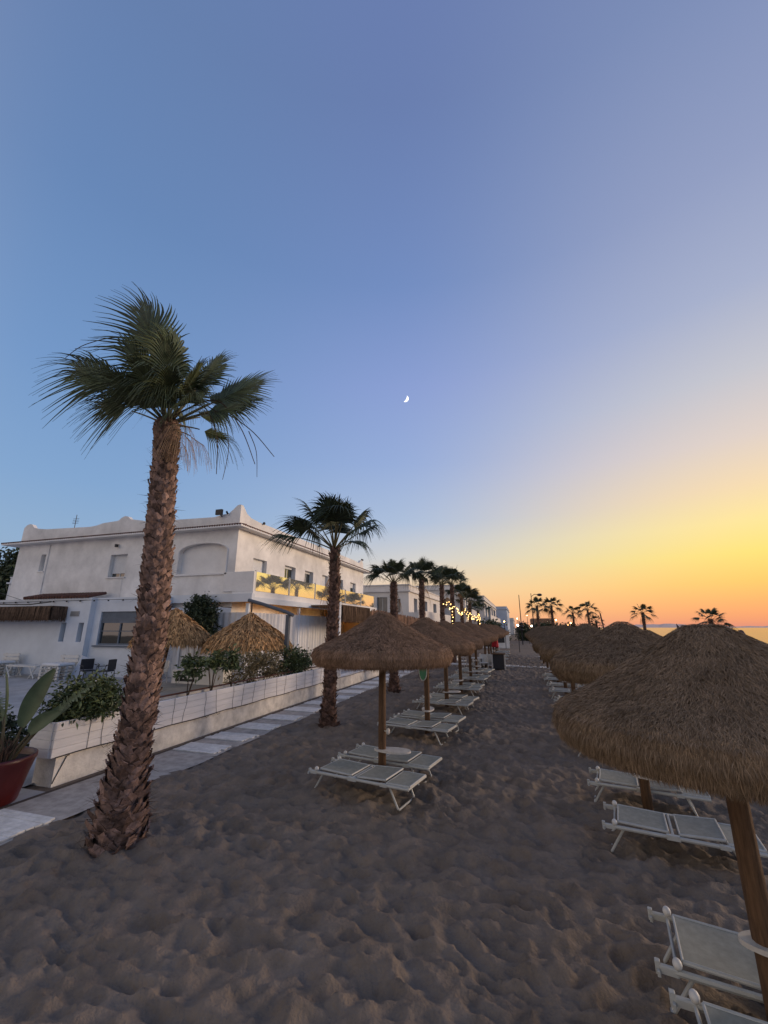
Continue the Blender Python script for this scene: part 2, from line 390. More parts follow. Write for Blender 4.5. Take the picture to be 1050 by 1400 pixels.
# ------------------------------------------------------------------ straw umbrellas
def strands(prof, n, ln, wd, seed, lift=.25, rand=.45, hang=0.):
    """thin fibres laid downhill over a surface of revolution; returns verts, faces"""
    g = np.random.default_rng(seed)
    pr = np.array(prof); sg = np.diff(pr, axis=0); sl_ = np.hypot(sg[:,0], sg[:,1])
    area = sl_*(pr[1:,0]+pr[:-1,0]); k = g.choice(len(sg), n, p=area/area.sum()); u = g.random(n)
    r = pr[k,0]+sg[k,0]*u; z = pr[k,1]+sg[k,1]*u; a = g.uniform(0, 2*math.pi, n)
    er = np.stack([np.cos(a), np.sin(a), 0*a], 1); et = np.stack([-np.sin(a), np.cos(a), 0*a], 1); ez = np.tile([0,0,1.], (n,1))
    tr = (sg[k,0]/sl_[k])[:,None]; tz = (sg[k,1]/sl_[k])[:,None]
    dn = er*tr+ez*tz; nm = -er*tz+ez*tr
    nm = nm*np.sign(np.sum(nm*(er*.3+ez*.2)*1.0,1)+1e-6)[:,None] if False else nm
    p = er*r[:,None]+ez*z[:,None]
    d = dn+et*g.normal(0,rand,n)[:,None]+nm*np.abs(g.normal(lift,lift*.7,n))[:,None]-ez*hang
    d /= np.linalg.norm(d,axis=1)[:,None]
    l = (ln*g.uniform(.5,1.3,n))[:,None]; w_ = (wd*g.uniform(.6,1.4,n))[:,None]
    sd_ = np.cross(d, nm+et*g.normal(0,.5,n)[:,None]); sd_ /= np.linalg.norm(sd_,axis=1)[:,None]
    st = p-d*l*.35; md = p+d*l*.25+nm*.006; en = p+d*l*.65-ez*l*.10
    vs = np.stack([st-sd_*w_*.5, st+sd_*w_*.5, md+sd_*w_*.5, md-sd_*w_*.5, en], 1).reshape(-1,3)
    b = np.arange(n)*5
    return vs, b
def strand_mesh(name, m, core, sets):
    vs = [np.array(core.v, float).reshape(-1,3)]; fs = list(core.f); off = len(core.v)
    nc = len(core.f)
    for v, b in sets:
        b = b+off
        fs += [tuple(x) for x in np.stack([b,b+1,b+2,b+3],1).tolist()]+[tuple(x) for x in np.stack([b+3,b+2,b+4],1).tolist()]
        vs.append(v); off += len(v)
    me = bpy.data.meshes.new(name); me.from_pydata(np.concatenate(vs), [], fs)
    for q in m: me.materials.append(q)
    idx = np.ones(len(fs), np.int32); idx[:nc] = 0; me.polygons.foreach_set('material_index', idx); me.update()
    return me
TALL = [(.02,2.93),(.10,2.915),(.19,2.855),(.43,2.70),(.69,2.545),(.93,2.415),(1.15,2.315),(1.26,2.25),(1.295,2.17),(1.27,2.07),(1.20,2.01)]
FLAT = [(.02,2.82),(.10,2.805),(.19,2.75),(.42,2.61),(.66,2.48),(.87,2.38),(1.03,2.29),(1.12,2.22),(1.155,2.12),(1.13,2.01),(1.06,1.93)]
NEAR = [(.02,2.745),(.12,2.735),(.21,2.685),(.43,2.53),(.66,2.375),(.87,2.245),(1.03,2.165),(1.125,2.10),(1.155,2.02),(1.13,1.935),(1.05,1.885)]
def canopy(name, prof, n, seed, fine=1., th='thatch'):
    core = MB()
    sh = [(max(.005,r-.02), z-.02) for r, z in prof]
    e = prof[-1][0]; core.lathe(sh+[(e-.15,prof[-1][1]+.07),(.8,2.10),(.5,2.28),(.06,2.44)], 40, jit=.012)
    rim = prof[7:]; und = [(e,prof[-1][1]),(e-.14,prof[-1][1]+.055),(.8,2.08),(.5,2.26)]
    return strand_mesh(name, [M['thatch_core'], M[th]], core,
        [strands(prof, n, .105*(.8+.2*fine), .0052*fine, seed, .22, .55), strands(rim, n//2, .11, .005*fine, seed+1, .22, .5, .35), strands(und, n//9, .2, .007*fine, seed+2, .10, .6)])
me_tall = canopy('canopy', TALL, 34000, 1, .9, 'thatch_warm')
me_flat = canopy('canopy', FLAT, 22000, 2)
me_near = canopy('canopy', NEAR, 100000, 3, .66)
def umbrella(label, x, y, cm, group, spin=0., tray=True, z0=None):
    z0 = float(zg(x)) if z0 is None else z0
    t_ = thing('beach_umbrella', label, 'beach umbrella', (x,y,z0), spin, group)
    mkobj('canopy', cm, t_)
    p = MB(); p.tube([(0,0,-.3),(0,0,1.2),(.005,0,2.55)], [.072,.068,.062], 12); p.build('pole', M['pole'], t_, True)
    q = MB()
    n = 18; top = []
    for k in range(n*2):
        a = 2*math.pi*k/(n*2); top.append((.20+.38*math.cos(a)*(1 if math.cos(a)>0 else .95), .19*math.sin(a)*(1+.18*math.cos(a))))
    b = len(q.v)
    tz = .72 if cm is me_near else .56
    for z in (tz-.015,tz+.015): q.v += [(x_*.9,y_*.85,z) for x_, y_ in top]
    q.f.append(tuple(b+2*n+k for k in range(2*n))); q.f.append(tuple(b+2*n-1-k for k in range(2*n)))
    for k in range(2*n): q.f.append((b+k, b+(k+1)%(2*n), b+2*n+(k+1)%(2*n), b+2*n+k))
    o = q.build('tray', M['tray'], t_); o.rotation_euler.z = -spin
    kn = MB(); kn.tube([(.05,-.03,.87),(.11,-.05,.87)], .012, 6); kn.ball((.125,-.055,.87), .055, 10, 6, (.7,1,1))
    o = kn.build('coat_knob', M['tray'], t_, True); o.rotation_euler.z = -spin
    return t_
ORD = ['first','second','third','fourth','fifth','sixth','seventh','eighth','ninth','tenth','eleventh','twelfth','thirteenth','fourteenth']
G1 = 'straw umbrellas along the palm row'
left_y = [7.85,11.65,15.1,18.6,22.1,25.6,30.5,34.2,38.0,41.8,45.6,49.4]
ul = umbrella('nearest straw umbrella of the palm row, full brown canopy above two pale sunbeds', -2.49, left_y[0], me_tall, G1)
for k, y in enumerate(left_y[1:], 2):
    lb = 'second straw umbrella of the palm row, with a green rescue board leaning at its pole' if k == 2 else f'{ORD[k-1]} straw umbrella from the camera along the row beside the palm trees'
    dup(ul, (-2.48+(.1 if k>6 else 0)+rnd.uniform(-.05,.05), y, 0), rnd.uniform(0,6.2), lb, (1,1,rnd.uniform(.97,1.0)))
    o = COL.objects[-1]
G2 = 'straw umbrellas along the seaward row'
un = umbrella('huge straw umbrella nearest the camera, thick shaggy canopy cut by the right edge', 1.38, 4.0, me_near, G2, z0=-.09)
uf = None
for k in range(1,10):
    y = 4.0+4.02*k; x = 1.6+rnd.uniform(-.06,.06); lb = f'{ORD[k]} straw umbrella from the camera in the row on the seaward side'
    if uf is None: uf = umbrella(lb, x, y, me_flat, G2, z0=-.09)
    else: dup(uf, (x, y, -.09), rnd.uniform(0,6.2), lb)
G3 = 'straw umbrellas of the waterside row'
for k, (x, y) in enumerate([(5.6,9.7),(5.5,13.9),(5.6,18.1),(5.5,22.3),(5.6,26.5)]):
    lb = ['straw umbrella showing only its top beyond the huge near one at the right edge','low straw umbrella silhouetted before the sea between two nearer canopies','third straw umbrella of the waterside row, mostly behind other canopies','fourth straw umbrella of the waterside row, mostly behind other canopies','fifth straw umbrella of the waterside row, mostly behind other canopies'][k]
    dup(uf, (x, y, float(zg(x))+.02), rnd.uniform(0,6), lb, group=G3)

# ------------------------------------------------------------------ sunbeds
def bar(mb, a, b, r=.016, n=8): mb.tube([a, b], r, n)
def sunbed(label, loc, rz, group):
    L_, W = 1.80, .33; z = .36
    loc = (loc[0],loc[1],loc[2]+.02); t_ = thing('sunbed', label, 'sunbed', loc, rz, group)
    f = MB()
    for s in (-1, 1):
        bar(f, (.10,s*W,z-.045), (1.80,s*W,z-.045), .023)
        f.bbox(-.01, .13, s*W-.02, s*W+.02, z-.07, z-.022, .008)
        f.bbox(.74, .90, s*W-.024, s*W+.024, z-.07, z-.015, .006)
        f.bbox(1.32, 1.44, s*W-.022, s*W+.022, z-.068, z-.02, .006)
    bar(f, (.12,-W,z-.045),(.12,W,z-.045), .015); bar(f, (1.79,-W,z-.045),(1.79,W,z-.045), .019)
    bar(f, (.82,-W,z-.03),(.82,W,z-.03), .02); bar(f, (1.36,-W,z-.05),(1.36,W,z-.05), .014)
    for s in (-1, 1): f.bbox(-.04,.0,s*W-.012,s*W+.03,z-.085,z-.005,.004); f.bbox(-.03,-.005,s*W-.05,s*W-.012,z-.08,z-.045,.004)
    f.build('frame', M['frame'], t_)
    def panel(x0, x1, z0, z1, w_, m, tube):
        p = MB(); nx, ny = 8, 6
        for side in (0, 1):
            b = len(p.v)
            for i in range(nx+1):
                for j in range(ny+1):
                    u = i/nx; v = j/ny
                    sag = -.014*math.sin(math.pi*u)*math.sin(math.pi*v)-side*.006
                    p.v.append((x0+(x1-x0)*u, -w_+2*w_*v, z0+(z1-z0)*u+sag))
            for i in range(nx):
                for j in range(ny):
                    q = (b+i*(ny+1)+j, b+(i+1)*(ny+1)+j, b+(i+1)*(ny+1)+j+1, b+i*(ny+1)+j+1)
                    p.f.append(q if side == 0 else q[::-1])
        o = p.build(tube, m, t_, True)
        r_ = MB()
        for s in (-1, 1): bar(r_, (x0,s*w_,z0-.008),(x1,s*w_,z1-.008), .016)
        bar(r_, (x1,-w_,z1-.006),(x1,w_,z1-.006), .014); bar(r_, (x0,-w_,z0-.008),(x0,w_,z0-.008), .012)
        r_.build('panel_rim', M['frame'], o)
        return o
    panel(.17,.77,z+.012,z-.004,.285,M['sling'],'backrest_panel')
    panel(.90,1.40,z-.002,z+.024,.305,M['sling_b'],'seat_panel')
    panel(1.42,1.80,z-.012,z-.012,.30,M['sling'],'foot_panel')
    for s in (-1, 1):
        k = MB(); k.ball((.125,s*W,z+.005), .036, 12, 8); k.build('hinge_knob', M['plastic'], t_, True)
    for xa, xb in ((.24,.04),(1.46,1.60)):
        l = MB()
        l.tube([(xa,-W+.03,z-.05),(xb,-W+.05,.02),(xb,-W+.08,.0),(xb,W-.08,.0),(xb,W-.05,.02),(xa,W-.03,z-.05)], .016, 8)
        l.build('leg', M['frame'], t_)
    return t_
GB = 'sunbeds under the palm-row umbrellas'; GC = 'sunbeds of the seaward row'
NTH = ['nearest','second','third','fourth','fifth','sixth','seventh','eighth','ninth']
beds_l = [(7.0,8.12),(12.1,13.0),(15.9,16.8),(20.1,21.0),(24.1,25.0)]
b0 = sunbed('pale flat sunbed nearest the camera under the nearest palm-row umbrella', (-3.45,7.46,.0), R(-11), GB)
dup(b0, (-3.38,8.52,.0), R(-10.5), 'pale sunbed right behind the nearest one, beyond the same umbrella pole')
for k, y in enumerate(left_y[1:6], 1):
    dup(b0, (-3.45+rnd.uniform(-.06,.06),y-.40,0), R(rnd.uniform(-12,-6)), f'near-side sunbed of the pair under the {ORD[k]} umbrella of the palm row')
    dup(b0, (-3.38+rnd.uniform(-.06,.06),y+.68,0), R(rnd.uniform(-12,-6)), f'far-side sunbed of the pair under the {ORD[k]} umbrella of the palm row')
for k, y in enumerate(left_y[6:11], 6):
    dup(b0, (-3.2+rnd.uniform(-.1,.1),y-.5,0), R(rnd.uniform(-4,4)), f'distant sunbed under the {ORD[k]} umbrella of the palm row')
    dup(b0, (-2.9+rnd.uniform(-.1,.1),y+.7,0), R(rnd.uniform(-4,4)), f'distant sunbed just past the {ORD[k]} umbrella pole of the palm row')
rb = [(.76,3.66),(.85,4.60),(.90,7.02),(.94,8.6),(.95,11.1),(.98,12.9),(.98,15.1),(1.0,16.9),(.98,19.2),(1.0,21.0),(1.0,23.2),(1.0,25.)]
for k, (x, y) in enumerate(rb):
    lb = ['sunbed cut by the bottom right corner, white hinge knob showing','grey sunbed below the huge near canopy, knobbed corner toward the sand lane','near-side sunbed of the pair behind the huge near umbrella pole','far-side sunbed of the pair behind the huge near umbrella pole, edged by the canopy'][k] if k < 4 else f'{"near" if k%2==0 else "far"}-side sunbed of the pair under the {ORD[k//2]} seaward umbrella'
    dup(b0, (x,y,-.08), R(rnd.uniform(-2,2)-(9 if k<4 else 5)), lb, scale=(.88,1,1), group=GC)
gb = MB()
for k in range(14):
    a = 2*math.pi*k/14; gb.v.append((.155*math.cos(a)*.62, -.02, .155*math.sin(a)*1.55)); 
gb.v += [(x_, .02, z_) for x_, _, z_ in gb.v[:14]]
gb.f = [tuple(range(14)), tuple(27-k for k in range(14))]+[(k,(k+1)%14,14+(k+1)%14,14+k) for k in range(14)]
t_ = thing('rescue_board', 'green and white oval sign board hung under the second palm-row umbrella', 'sign board', (-2.52,11.5,1.55), 0)
o = gb.build('board', M['green'], t_); 
gr = MB(); gr.tube([(.158*math.cos(2*math.pi*k/20)*.62,-.0,.158*math.sin(2*math.pi*k/20)*1.55) for k in range(21)], .018, 6, False); gr.build('rim', M['plastic'], t_, True)
o = MB(); o.tube([(0,.0,.23),(0,.05,.75)], .006, 5); o.build('cord', M['cable'], t_)

# ------------------------------------------------------------------ palms
def trunk_mesh(name, axis, r_fn, per, row, size, seed, skirt=0., bm='boot'):
    """axis: list of points; boots in spiral rows"""
    g = random.Random(seed)
    ax = [V(p) for p in axis]; ln = [0]
    for a, b in zip(ax, ax[1:]): ln.append(ln[-1]+(b-a).length)
    T = ln[-1]
    def at(s):
        for i in range(len(ax)-1):
            if s <= ln[i+1] or i == len(ax)-2:
                f = (s-ln[i])/(ln[i+1]-ln[i]); return ax[i].lerp(ax[i+1], f), (ax[i+1]-ax[i]).normalized()
    core = MB(); n = 30
    core.tube([at(T*i/n)[0] for i in range(n+1)], [r_fn(T*i/n/T)*.94 for i in range(n+1)], 16)
    nc = len(core.f); b = MB()
    s = .04; i = 0
    while s < T-.02:
        f = s/T; r = r_fn(f)
        for k in range(per):
            a = 2*math.pi*(k+.5*(i%2))/per+g.uniform(-.10,.10)+.35*math.sin(s*1.3)
            sz = size*g.uniform(.75,1.3)*(1.0+.5*max(0,.25-f)/.25*skirt); ss = s+g.uniform(-.35,.35)*row
            p, tx = at(min(max(ss,0),T))
            nn = V((math.cos(a),math.sin(a),0)); nn = (nn-tx*nn.dot(tx)).normalized(); tt = tx.cross(nn)
            wd = 2*math.pi*r/per*g.uniform(.95,1.25); lift = g.uniform(.10,.34)*sz
            lean = g.uniform(-.35,.35)
            if skirt and f < .22:
                lean = g.uniform(-1.6,1.6)*(1-f/.22)+lean; lift *= 1.2
            up = (tx+tt*lean).normalized(); sd_ = up.cross(nn)
            o0 = p+nn*r*.93
            B = o0-up*sz*.55; C = o0+nn*(.16*sz); Tp = o0+up*sz*g.uniform(.50,.75)+nn*(lift+.05*sz)
            lft = o0-sd_*wd*.5+up*sz*g.uniform(-.1,.12)-nn*.012; rgt = o0+sd_*wd*.5+up*sz*g.uniform(-.1,.12)-nn*.012
            tw = wd*g.uniform(.10,.24)
            T1 = Tp-sd_*tw-up*g.uniform(0,.2)*sz; T2 = Tp+sd_*tw-up*g.uniform(0,.2)*sz
            notch = Tp-up*sz*g.uniform(.08,.3)
            q = len(b.v); th = nn*-.022
            b.v += [tuple(x) for x in (B, rgt, T2, notch, T1, lft, C, T1+th, notch+th, T2+th)]
            b.f += [(q,q+1,q+6),(q+1,q+2,q+6),(q+2,q+3,q+6),(q+3,q+4,q+6),(q+4,q+5,q+6),(q+5,q,q+6),(q+4,q+3,q+8,q+7),(q+3,q+2,q+9,q+8)]
        s += row; i += 1
    fb = MB()
    nf = int(T*120)
    for k in range(nf):                                  # loose fibres
        f = g.random()**(1.8 if skirt else 1.2); p, tx = at(f*T); a = g.uniform(0,6.283); nn = V((math.cos(a),math.sin(a),0)); tt = tx.cross(nn)
        r = r_fn(f); st = p+nn*(r+.01)
        d = (nn*g.uniform(.1,.8)+tt*g.uniform(-1,1)+tx*g.uniform(-.5,.6)).normalized(); l = g.uniform(.08,.2)*(1+1.2*max(0,.2-f)/.2*skirt)
        wv = d.cross(nn).normalized()*.004
        fb.tri(st-wv, st+wv, st+d*l)
    core2 = MB(); core2.v = list(core.v); core2.f = list(core.f)
    for src in (b, fb):
        q = len(core2.v); core2.v += src.v; core2.f += [tuple(x+q for x in fc) for fc in src.f]
    me = bpy.data.meshes.new(name); me.from_pydata(core2.v, [], core2.f)
    for q in (M['trunk'], M[bm], M['fibre']): me.materials.append(q)
    idx = [0]*nc+[1]*len(b.f)+[2]*len(fb.f); me.polygons.foreach_set('material_index', idx); me.update()
    return me
def fan(mb, pet, base, d, petl, bl, roll=0., droop=.55, sagp=.25, wind=V((0,0,0)), segs=34, spread=100, fuse=.48, seed=0, pr=.016, costa=.2):
    g = random.Random(seed); d = d.normalized()
    pts = []; n = 7
    for i in range(n+1):
        s = i/n; p = V(base)+d*petl*s+V((0,0,-sagp*petl))*s*s+wind*petl*.25*s*s; pts.append(p)
    pet.tube(pts, [pr*(1.3-.6*i/n) for i in range(n+1)], 5, False)
    h = pts[-1]; tg = (pts[-1]-pts[-2]).normalized()
    up = V((0,0,1)); sd_ = tg.cross(up)
    sd_ = sd_.normalized() if sd_.length > .05 else V((1,0,0))
    sd_ = Matrix.Rotation(roll,3,tg) @ sd_; nm = sd_.cross(tg).normalized()
    dth = 2*R(spread)/segs
    jit = [g.uniform(.92,1.08) for k in range(segs+1)]
    def pos(th, u, lm=1.):
        dirv = tg*math.cos(th)+sd_*math.sin(th)
        lk = bl*(1-costa*.8)*(.78+.22*math.cos(th*.8))*lm
        o0 = h+tg*bl*costa*math.cos(th)**2+V((0,0,-droop*.16*bl*costa))*math.cos(th)**2
        return o0+dirv*lk*u*(1-.10*u)-nm*(.10*math.sin(th)**2*lk*u), lk
    fuse0 = fuse
    for k in range(segs):
        fuse = fuse0*g.uniform(.62,1.25) if k%2 else fuse0*g.uniform(.8,1.3)
        us = [0,fuse*.5,fuse*.8,fuse,fuse+(1-fuse)*.3,fuse+(1-fuse)*.65,1.]
        t0 = -R(spread)+dth*k; th = t0+dth/2; side = (-tg*math.sin(th)+sd_*math.cos(th))
        lm = g.uniform(.88,1.08); gv = V((0,0,-1))*droop*g.uniform(.75,1.3)+wind*g.uniform(.6,1.2)
        wf = None; rows = []
        for u in us:
            c, lk = pos(th, u, lm if u > fuse else 1.)
            e = max(0,u-.34); sag = gv*lk*(e**1.6)*1.35
            if u <= fuse+1e-6:
                eg = max(0,u-.34); sg0 = (V((0,0,-1))*droop+wind)*lk*(eg**1.6)*1.35
                a_ = pos(t0, u)[0]+sg0; b_ = pos(t0+dth, u)[0]+sg0; c = c+sg0; wf = (b_-a_).length/2
            else:
                c = c+sag; hw = max(.0022, wf*((1-u)/(1-fuse))**.8*.7); a_ = c-side*hw; b_ = c+side*hw
            rows.append((a_, c+nm*max(.002,(b_-a_).length*.22), b_))
        q = len(mb.v)
        for a_, b_, c_ in rows: mb.v += [tuple(a_), tuple(b_), tuple(c_)]
        for i in range(len(rows)-1):
            mb.f += [(q+3*i,q+3*i+1,q+3*i+4,q+3*i+3),(q+3*i+1,q+3*i+2,q+3*i+5,q+3*i+4)]
def crown_meshes(seed, n, bl, wind, petl=.8, emin=-28, dead=6):
    g = random.Random(seed); a = MB(); p = MB(); dd = MB()
    for i in range(n):
        f = (i+.5)/n; az = i*2.39996+g.uniform(-.25,.25)
        el_ = R(82-(82-emin)*f**.85+g.uniform(-7,7))
        d = V((math.cos(az)*math.cos(el_), math.sin(az)*math.cos(el_), math.sin(el_)))
        sc = g.uniform(.85,1.12)*(1-.12*(1-f))
        fan(a, p, V((0,0,0))+d*.10, d, petl*sc*(.8+.35*f), bl*sc, g.uniform(-.5,.5), g.uniform(.3,.5)+.35*f, .0+.12*f, wind, 30, g.uniform(72,98), .45, seed*100+i)
    for i in range(dead):
        az = g.uniform(0,6.283); el_ = R(g.uniform(-60,-30)); d = V((math.cos(az)*math.cos(el_), math.sin(az)*math.cos(el_), math.sin(el_)))
        fan(dd, dd, V((0,0,-.12))+d*.1, d, petl*g.uniform(.35,.6), bl*g.uniform(.5,.75), g.uniform(-.6,.6), 1.2, .4, wind*.4, 22, 60, .25, seed*77+i, .012)
    return a, p, dd
GP = 'fan palms lining the beach path'
# the near palm
CR = V((math.cos(yaw), math.sin(yaw), 0)); CU = V((0,0,1)); CF = V((-math.sin(yaw), math.cos(yaw), 0))
p1 = thing('palm_tree', 'tall fan palm nearest the camera, shaggy criss-cross trunk, wind-blown crown', 'palm tree', (-4.95,4.78,0), 0, GP)
def r1(f):
    return .165+.055*(1-f)+.125*max(0,1-f/.22)**1.3+.02*math.exp(-((f-.97)/.05)**2)
ax1 = [(.0,.0,-.1),(.0,.0,.6),(.06,0,1.6),(.07,0,2.7),(-.02,0,3.8),(-.14,.02,4.9),(-.24,.04,5.85)]
mkobj('trunk', trunk_mesh('trunk', ax1, r1, 9, .066, .128, 5, 1.), p1)
top1 = V((-.25,.04,5.8))
A1, P1, D1 = MB(), MB(), MB()
W1 = CR*-.27
def img(phi, dep): # direction from an angle in the view plane and a depth component (negative: toward the camera)
    return (CR*math.cos(R(phi))+CU*math.sin(R(phi))+CF*dep)
leaves1 = [ # phi, depth, petiole, blade, roll, droop, sag, spread, fuse
 (142,-.05,.90,1.50,1.35,.62,.02,56,.42),(149,.25,.75,1.25,1.2,.75,.06,56,.40),
 (100,-.10,1.05,1.66,1.40,.26,.0,66,.44),(92,.30,.90,1.35,1.2,.35,.0,70,.44),(83,-.2,.7,1.25,1.1,.5,.02,74,.40),(111,.1,.7,1.15,1.3,.55,.02,60,.36),
 (64,.1,.75,1.15,1.0,.40,.02,70,.44),(54,-.2,.60,1.05,1.2,.55,.05,70,.38),(45,.25,.7,1.05,1.0,.5,.05,70,.40),
 (29,-.05,.80,1.20,1.25,.22,.02,70,.46),(35,.3,.75,1.10,.9,.35,.04,70,.44),(18,-.2,.6,.95,1.2,.6,.10,66,.38),
 (103,-.5,.55,1.25,.5,.75,.06,78,.30),(76,-.55,.55,1.2,.3,.75,.06,78,.30),(52,-.5,.5,1.1,.8,.8,.1,74,.30),(128,-.5,.5,1.05,.8,.85,.1,70,.28),(90,-.85,.4,1.05,.1,.9,.15,80,.26),(62,-.9,.4,1.0,.3,.9,.15,76,.26),(118,-.9,.4,.95,.4,.9,.15,74,.26),
 (98,-1.1,.18,.95,.2,1.5,.1,70,.2),(75,-1.2,.18,.9,-.2,1.5,.1,70,.2),(55,-.9,.2,.85,.3,1.4,.1,66,.2),(122,-.9,.2,.85,.3,1.4,.1,66,.2),(30,-.5,.25,.8,.8,1.3,.1,60,.22),(8,.3,.4,.75,1.2,.9,.15,60,.28),(36,-.8,.4,.9,.7,.9,.2,70,.28),(140,-.7,.35,.75,.7,.8,.1,64,.26),
 (100,.9,.6,.9,.9,.5,.1,70,.4),(55,.8,.6,.8,.9,.5,.1,70,.4),(75,.4,.5,1.0,.6,.5,.05,70,.4),(112,.4,.5,.9,.7,.5,.05,70,.4)]
for i, (ph, dp_, pl, bl_, ro, dr, sg, sp_, fu_) in enumerate(leaves1):
    d = img(ph, dp_); fan(A1, P1, top1+d.normalized()*.10, d, pl, bl_, ro, dr*.9, sg, W1*(1.0 if ph > 75 else .3), 36, sp_, fu_, 900+i, .014, .42)
for i, (ph, dp_, pl, bl_) in enumerate([(20,-.8,.30,.55),(0,-.5,.28,.50),(10,.3,.28,.45),(-20,-.2,.2,.36),(-40,-.6,.15,.3)]):
    d = img(ph, dp_); fan(D1, D1, top1+d.normalized()*.10-V((0,0,.1)), d, pl, bl_, .3*(-1)**i, 1.25, .35, W1*.3, 30, 70, .18, 700+i, .012)
A1.build('crown', M['leaf'], p1); P1.build('petioles', M['petiole'], p1); D1.build('dead_fronds', M['dead'], p1)
FS = MB()
def stalk(pts, r=.008):
    P_ = [top1+CR*a+CU*b+CF*c for a, b, c in pts]
    out = []
    for i in range(len(P_)-1):
        for s in range(6):
            a0 = P_[max(i-1,0)]; a1 = P_[i]; a2 = P_[i+1]; a3 = P_[min(i+2,len(P_)-1)]; u = s/6
            out.append(.5*((2*a1)+(a2-a0)*u+(2*a0-5*a1+4*a2-a3)*u*u+(3*a1-a0-3*a2+a3)*u**3))
    out.append(P_[-1]); FS.tube(out, [r*(1-.6*i/len(out)) for i in range(len(out))], 5)
stalk([(.1,.1,-.1),(.8,.35,-.2),(1.25,-.1,-.2),(1.55,-.75,-.2)],.013); stalk([(.1,.1,.1),(.75,.3,.1),(1.3,0,.1),(1.75,-.5,.1)],.013)
stalk([(.1,.0,-.2),(.65,.2,-.3),(.95,-.3,-.3),(1.02,-.95,-.3)],.012); stalk([(.7,.25,-.2),(1.0,0,-.2),(1.12,-.5,-.2),(1.08,-1.0,-.2)],.009)
stalk([(1.3,-.05,.1),(1.45,-.4,.1),(1.5,-.85,.1)],.008)
stalk([(-.1,.2,0),(-.6,1.35,.1),(-1.1,1.75,.1),(-1.7,1.62,.1),(-2.0,1.35,.1)],.012); stalk([(-.1,.2,-.1),(-.5,1.1,-.1),(-1.1,1.42,-.1),(-1.7,1.38,-.1)],.010)
FS.build('flower_stalks', M['stalk'], p1)
# the rest of the row
crB = crown_meshes(21, 19, 1.15, CR*-.12, .88, 26, 1)
crC = crown_meshes(34, 17, 1.08, CR*-.06, .85, 22, 1)
crD = crown_meshes(55, 17, 1.02, CR*-.03, .85, -18, 3)
def r2(f): return .14+.04*(1-f)+.08*max(0,1-f/.14)**1.3
ax2 = [(0,0,-.1),(0,0,.7),(.02,0,2.4),(.05,0,4.0),(.03,0,5.6)]
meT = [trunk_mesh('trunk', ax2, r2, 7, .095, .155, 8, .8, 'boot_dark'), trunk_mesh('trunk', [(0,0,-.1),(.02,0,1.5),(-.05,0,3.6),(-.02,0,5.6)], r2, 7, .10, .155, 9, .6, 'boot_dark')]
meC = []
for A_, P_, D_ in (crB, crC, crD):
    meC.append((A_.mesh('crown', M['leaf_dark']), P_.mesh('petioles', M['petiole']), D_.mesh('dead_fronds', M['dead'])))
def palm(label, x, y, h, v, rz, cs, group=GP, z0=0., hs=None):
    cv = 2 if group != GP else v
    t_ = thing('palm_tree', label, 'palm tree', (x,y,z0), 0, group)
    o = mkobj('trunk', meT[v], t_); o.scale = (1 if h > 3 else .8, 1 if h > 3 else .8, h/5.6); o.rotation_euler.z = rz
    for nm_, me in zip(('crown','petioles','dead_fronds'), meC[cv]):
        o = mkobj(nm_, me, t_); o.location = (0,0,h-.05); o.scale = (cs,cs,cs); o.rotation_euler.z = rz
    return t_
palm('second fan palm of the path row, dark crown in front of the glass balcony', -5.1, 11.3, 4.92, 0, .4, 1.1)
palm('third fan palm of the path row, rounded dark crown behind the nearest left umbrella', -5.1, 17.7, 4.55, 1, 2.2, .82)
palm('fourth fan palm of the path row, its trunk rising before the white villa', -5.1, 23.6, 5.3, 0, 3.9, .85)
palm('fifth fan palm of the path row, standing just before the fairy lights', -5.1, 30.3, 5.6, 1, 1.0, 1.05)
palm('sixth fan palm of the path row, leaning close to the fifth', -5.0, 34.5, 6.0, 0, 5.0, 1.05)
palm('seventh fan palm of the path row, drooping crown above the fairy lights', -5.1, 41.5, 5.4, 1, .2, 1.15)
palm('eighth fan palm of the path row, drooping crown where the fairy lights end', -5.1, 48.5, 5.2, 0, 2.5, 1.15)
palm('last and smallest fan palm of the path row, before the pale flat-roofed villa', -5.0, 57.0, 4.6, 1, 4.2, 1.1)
GF = 'distant palms silhouetted on the beach'
for lb, px_, top_, y, cs, v in [
    ('left of two distant tall palms beside the tall street lamp', 737, 829, 62, 1.05, 0), ('right of two distant tall palms beside the tall street lamp', 757, 829, 64, 1.05, 1),
    ('short bushy distant palm above orange lamp light', 785, 838, 80, 1.0, 0), ('distant palm with upright crown left of the slanting flagpole', 806, 834, 75, 1.15, 1),
    ('small low distant palm beside the slanting flagpole', 816, 849, 80, .8, 0), ('slender lone palm against the orange sky left of the sea', 882, 838, 55, .85, 1),
    ('bushy lone palm before the sea, seen over the huge near umbrella', 974, 847, 38, .74, 0)]:
    a = math.atan((px_-525)/591.5)-yaw; x = math.tan(a)*y
    d = math.hypot(x,y)*math.cos(math.atan((px_-525)/591.5)); h = H+(858-top_)/591.5*d
    z0 = float(zg(x)); palm(lb, x, y, h-z0, v, rnd.uniform(0,6), cs, GF, z0)

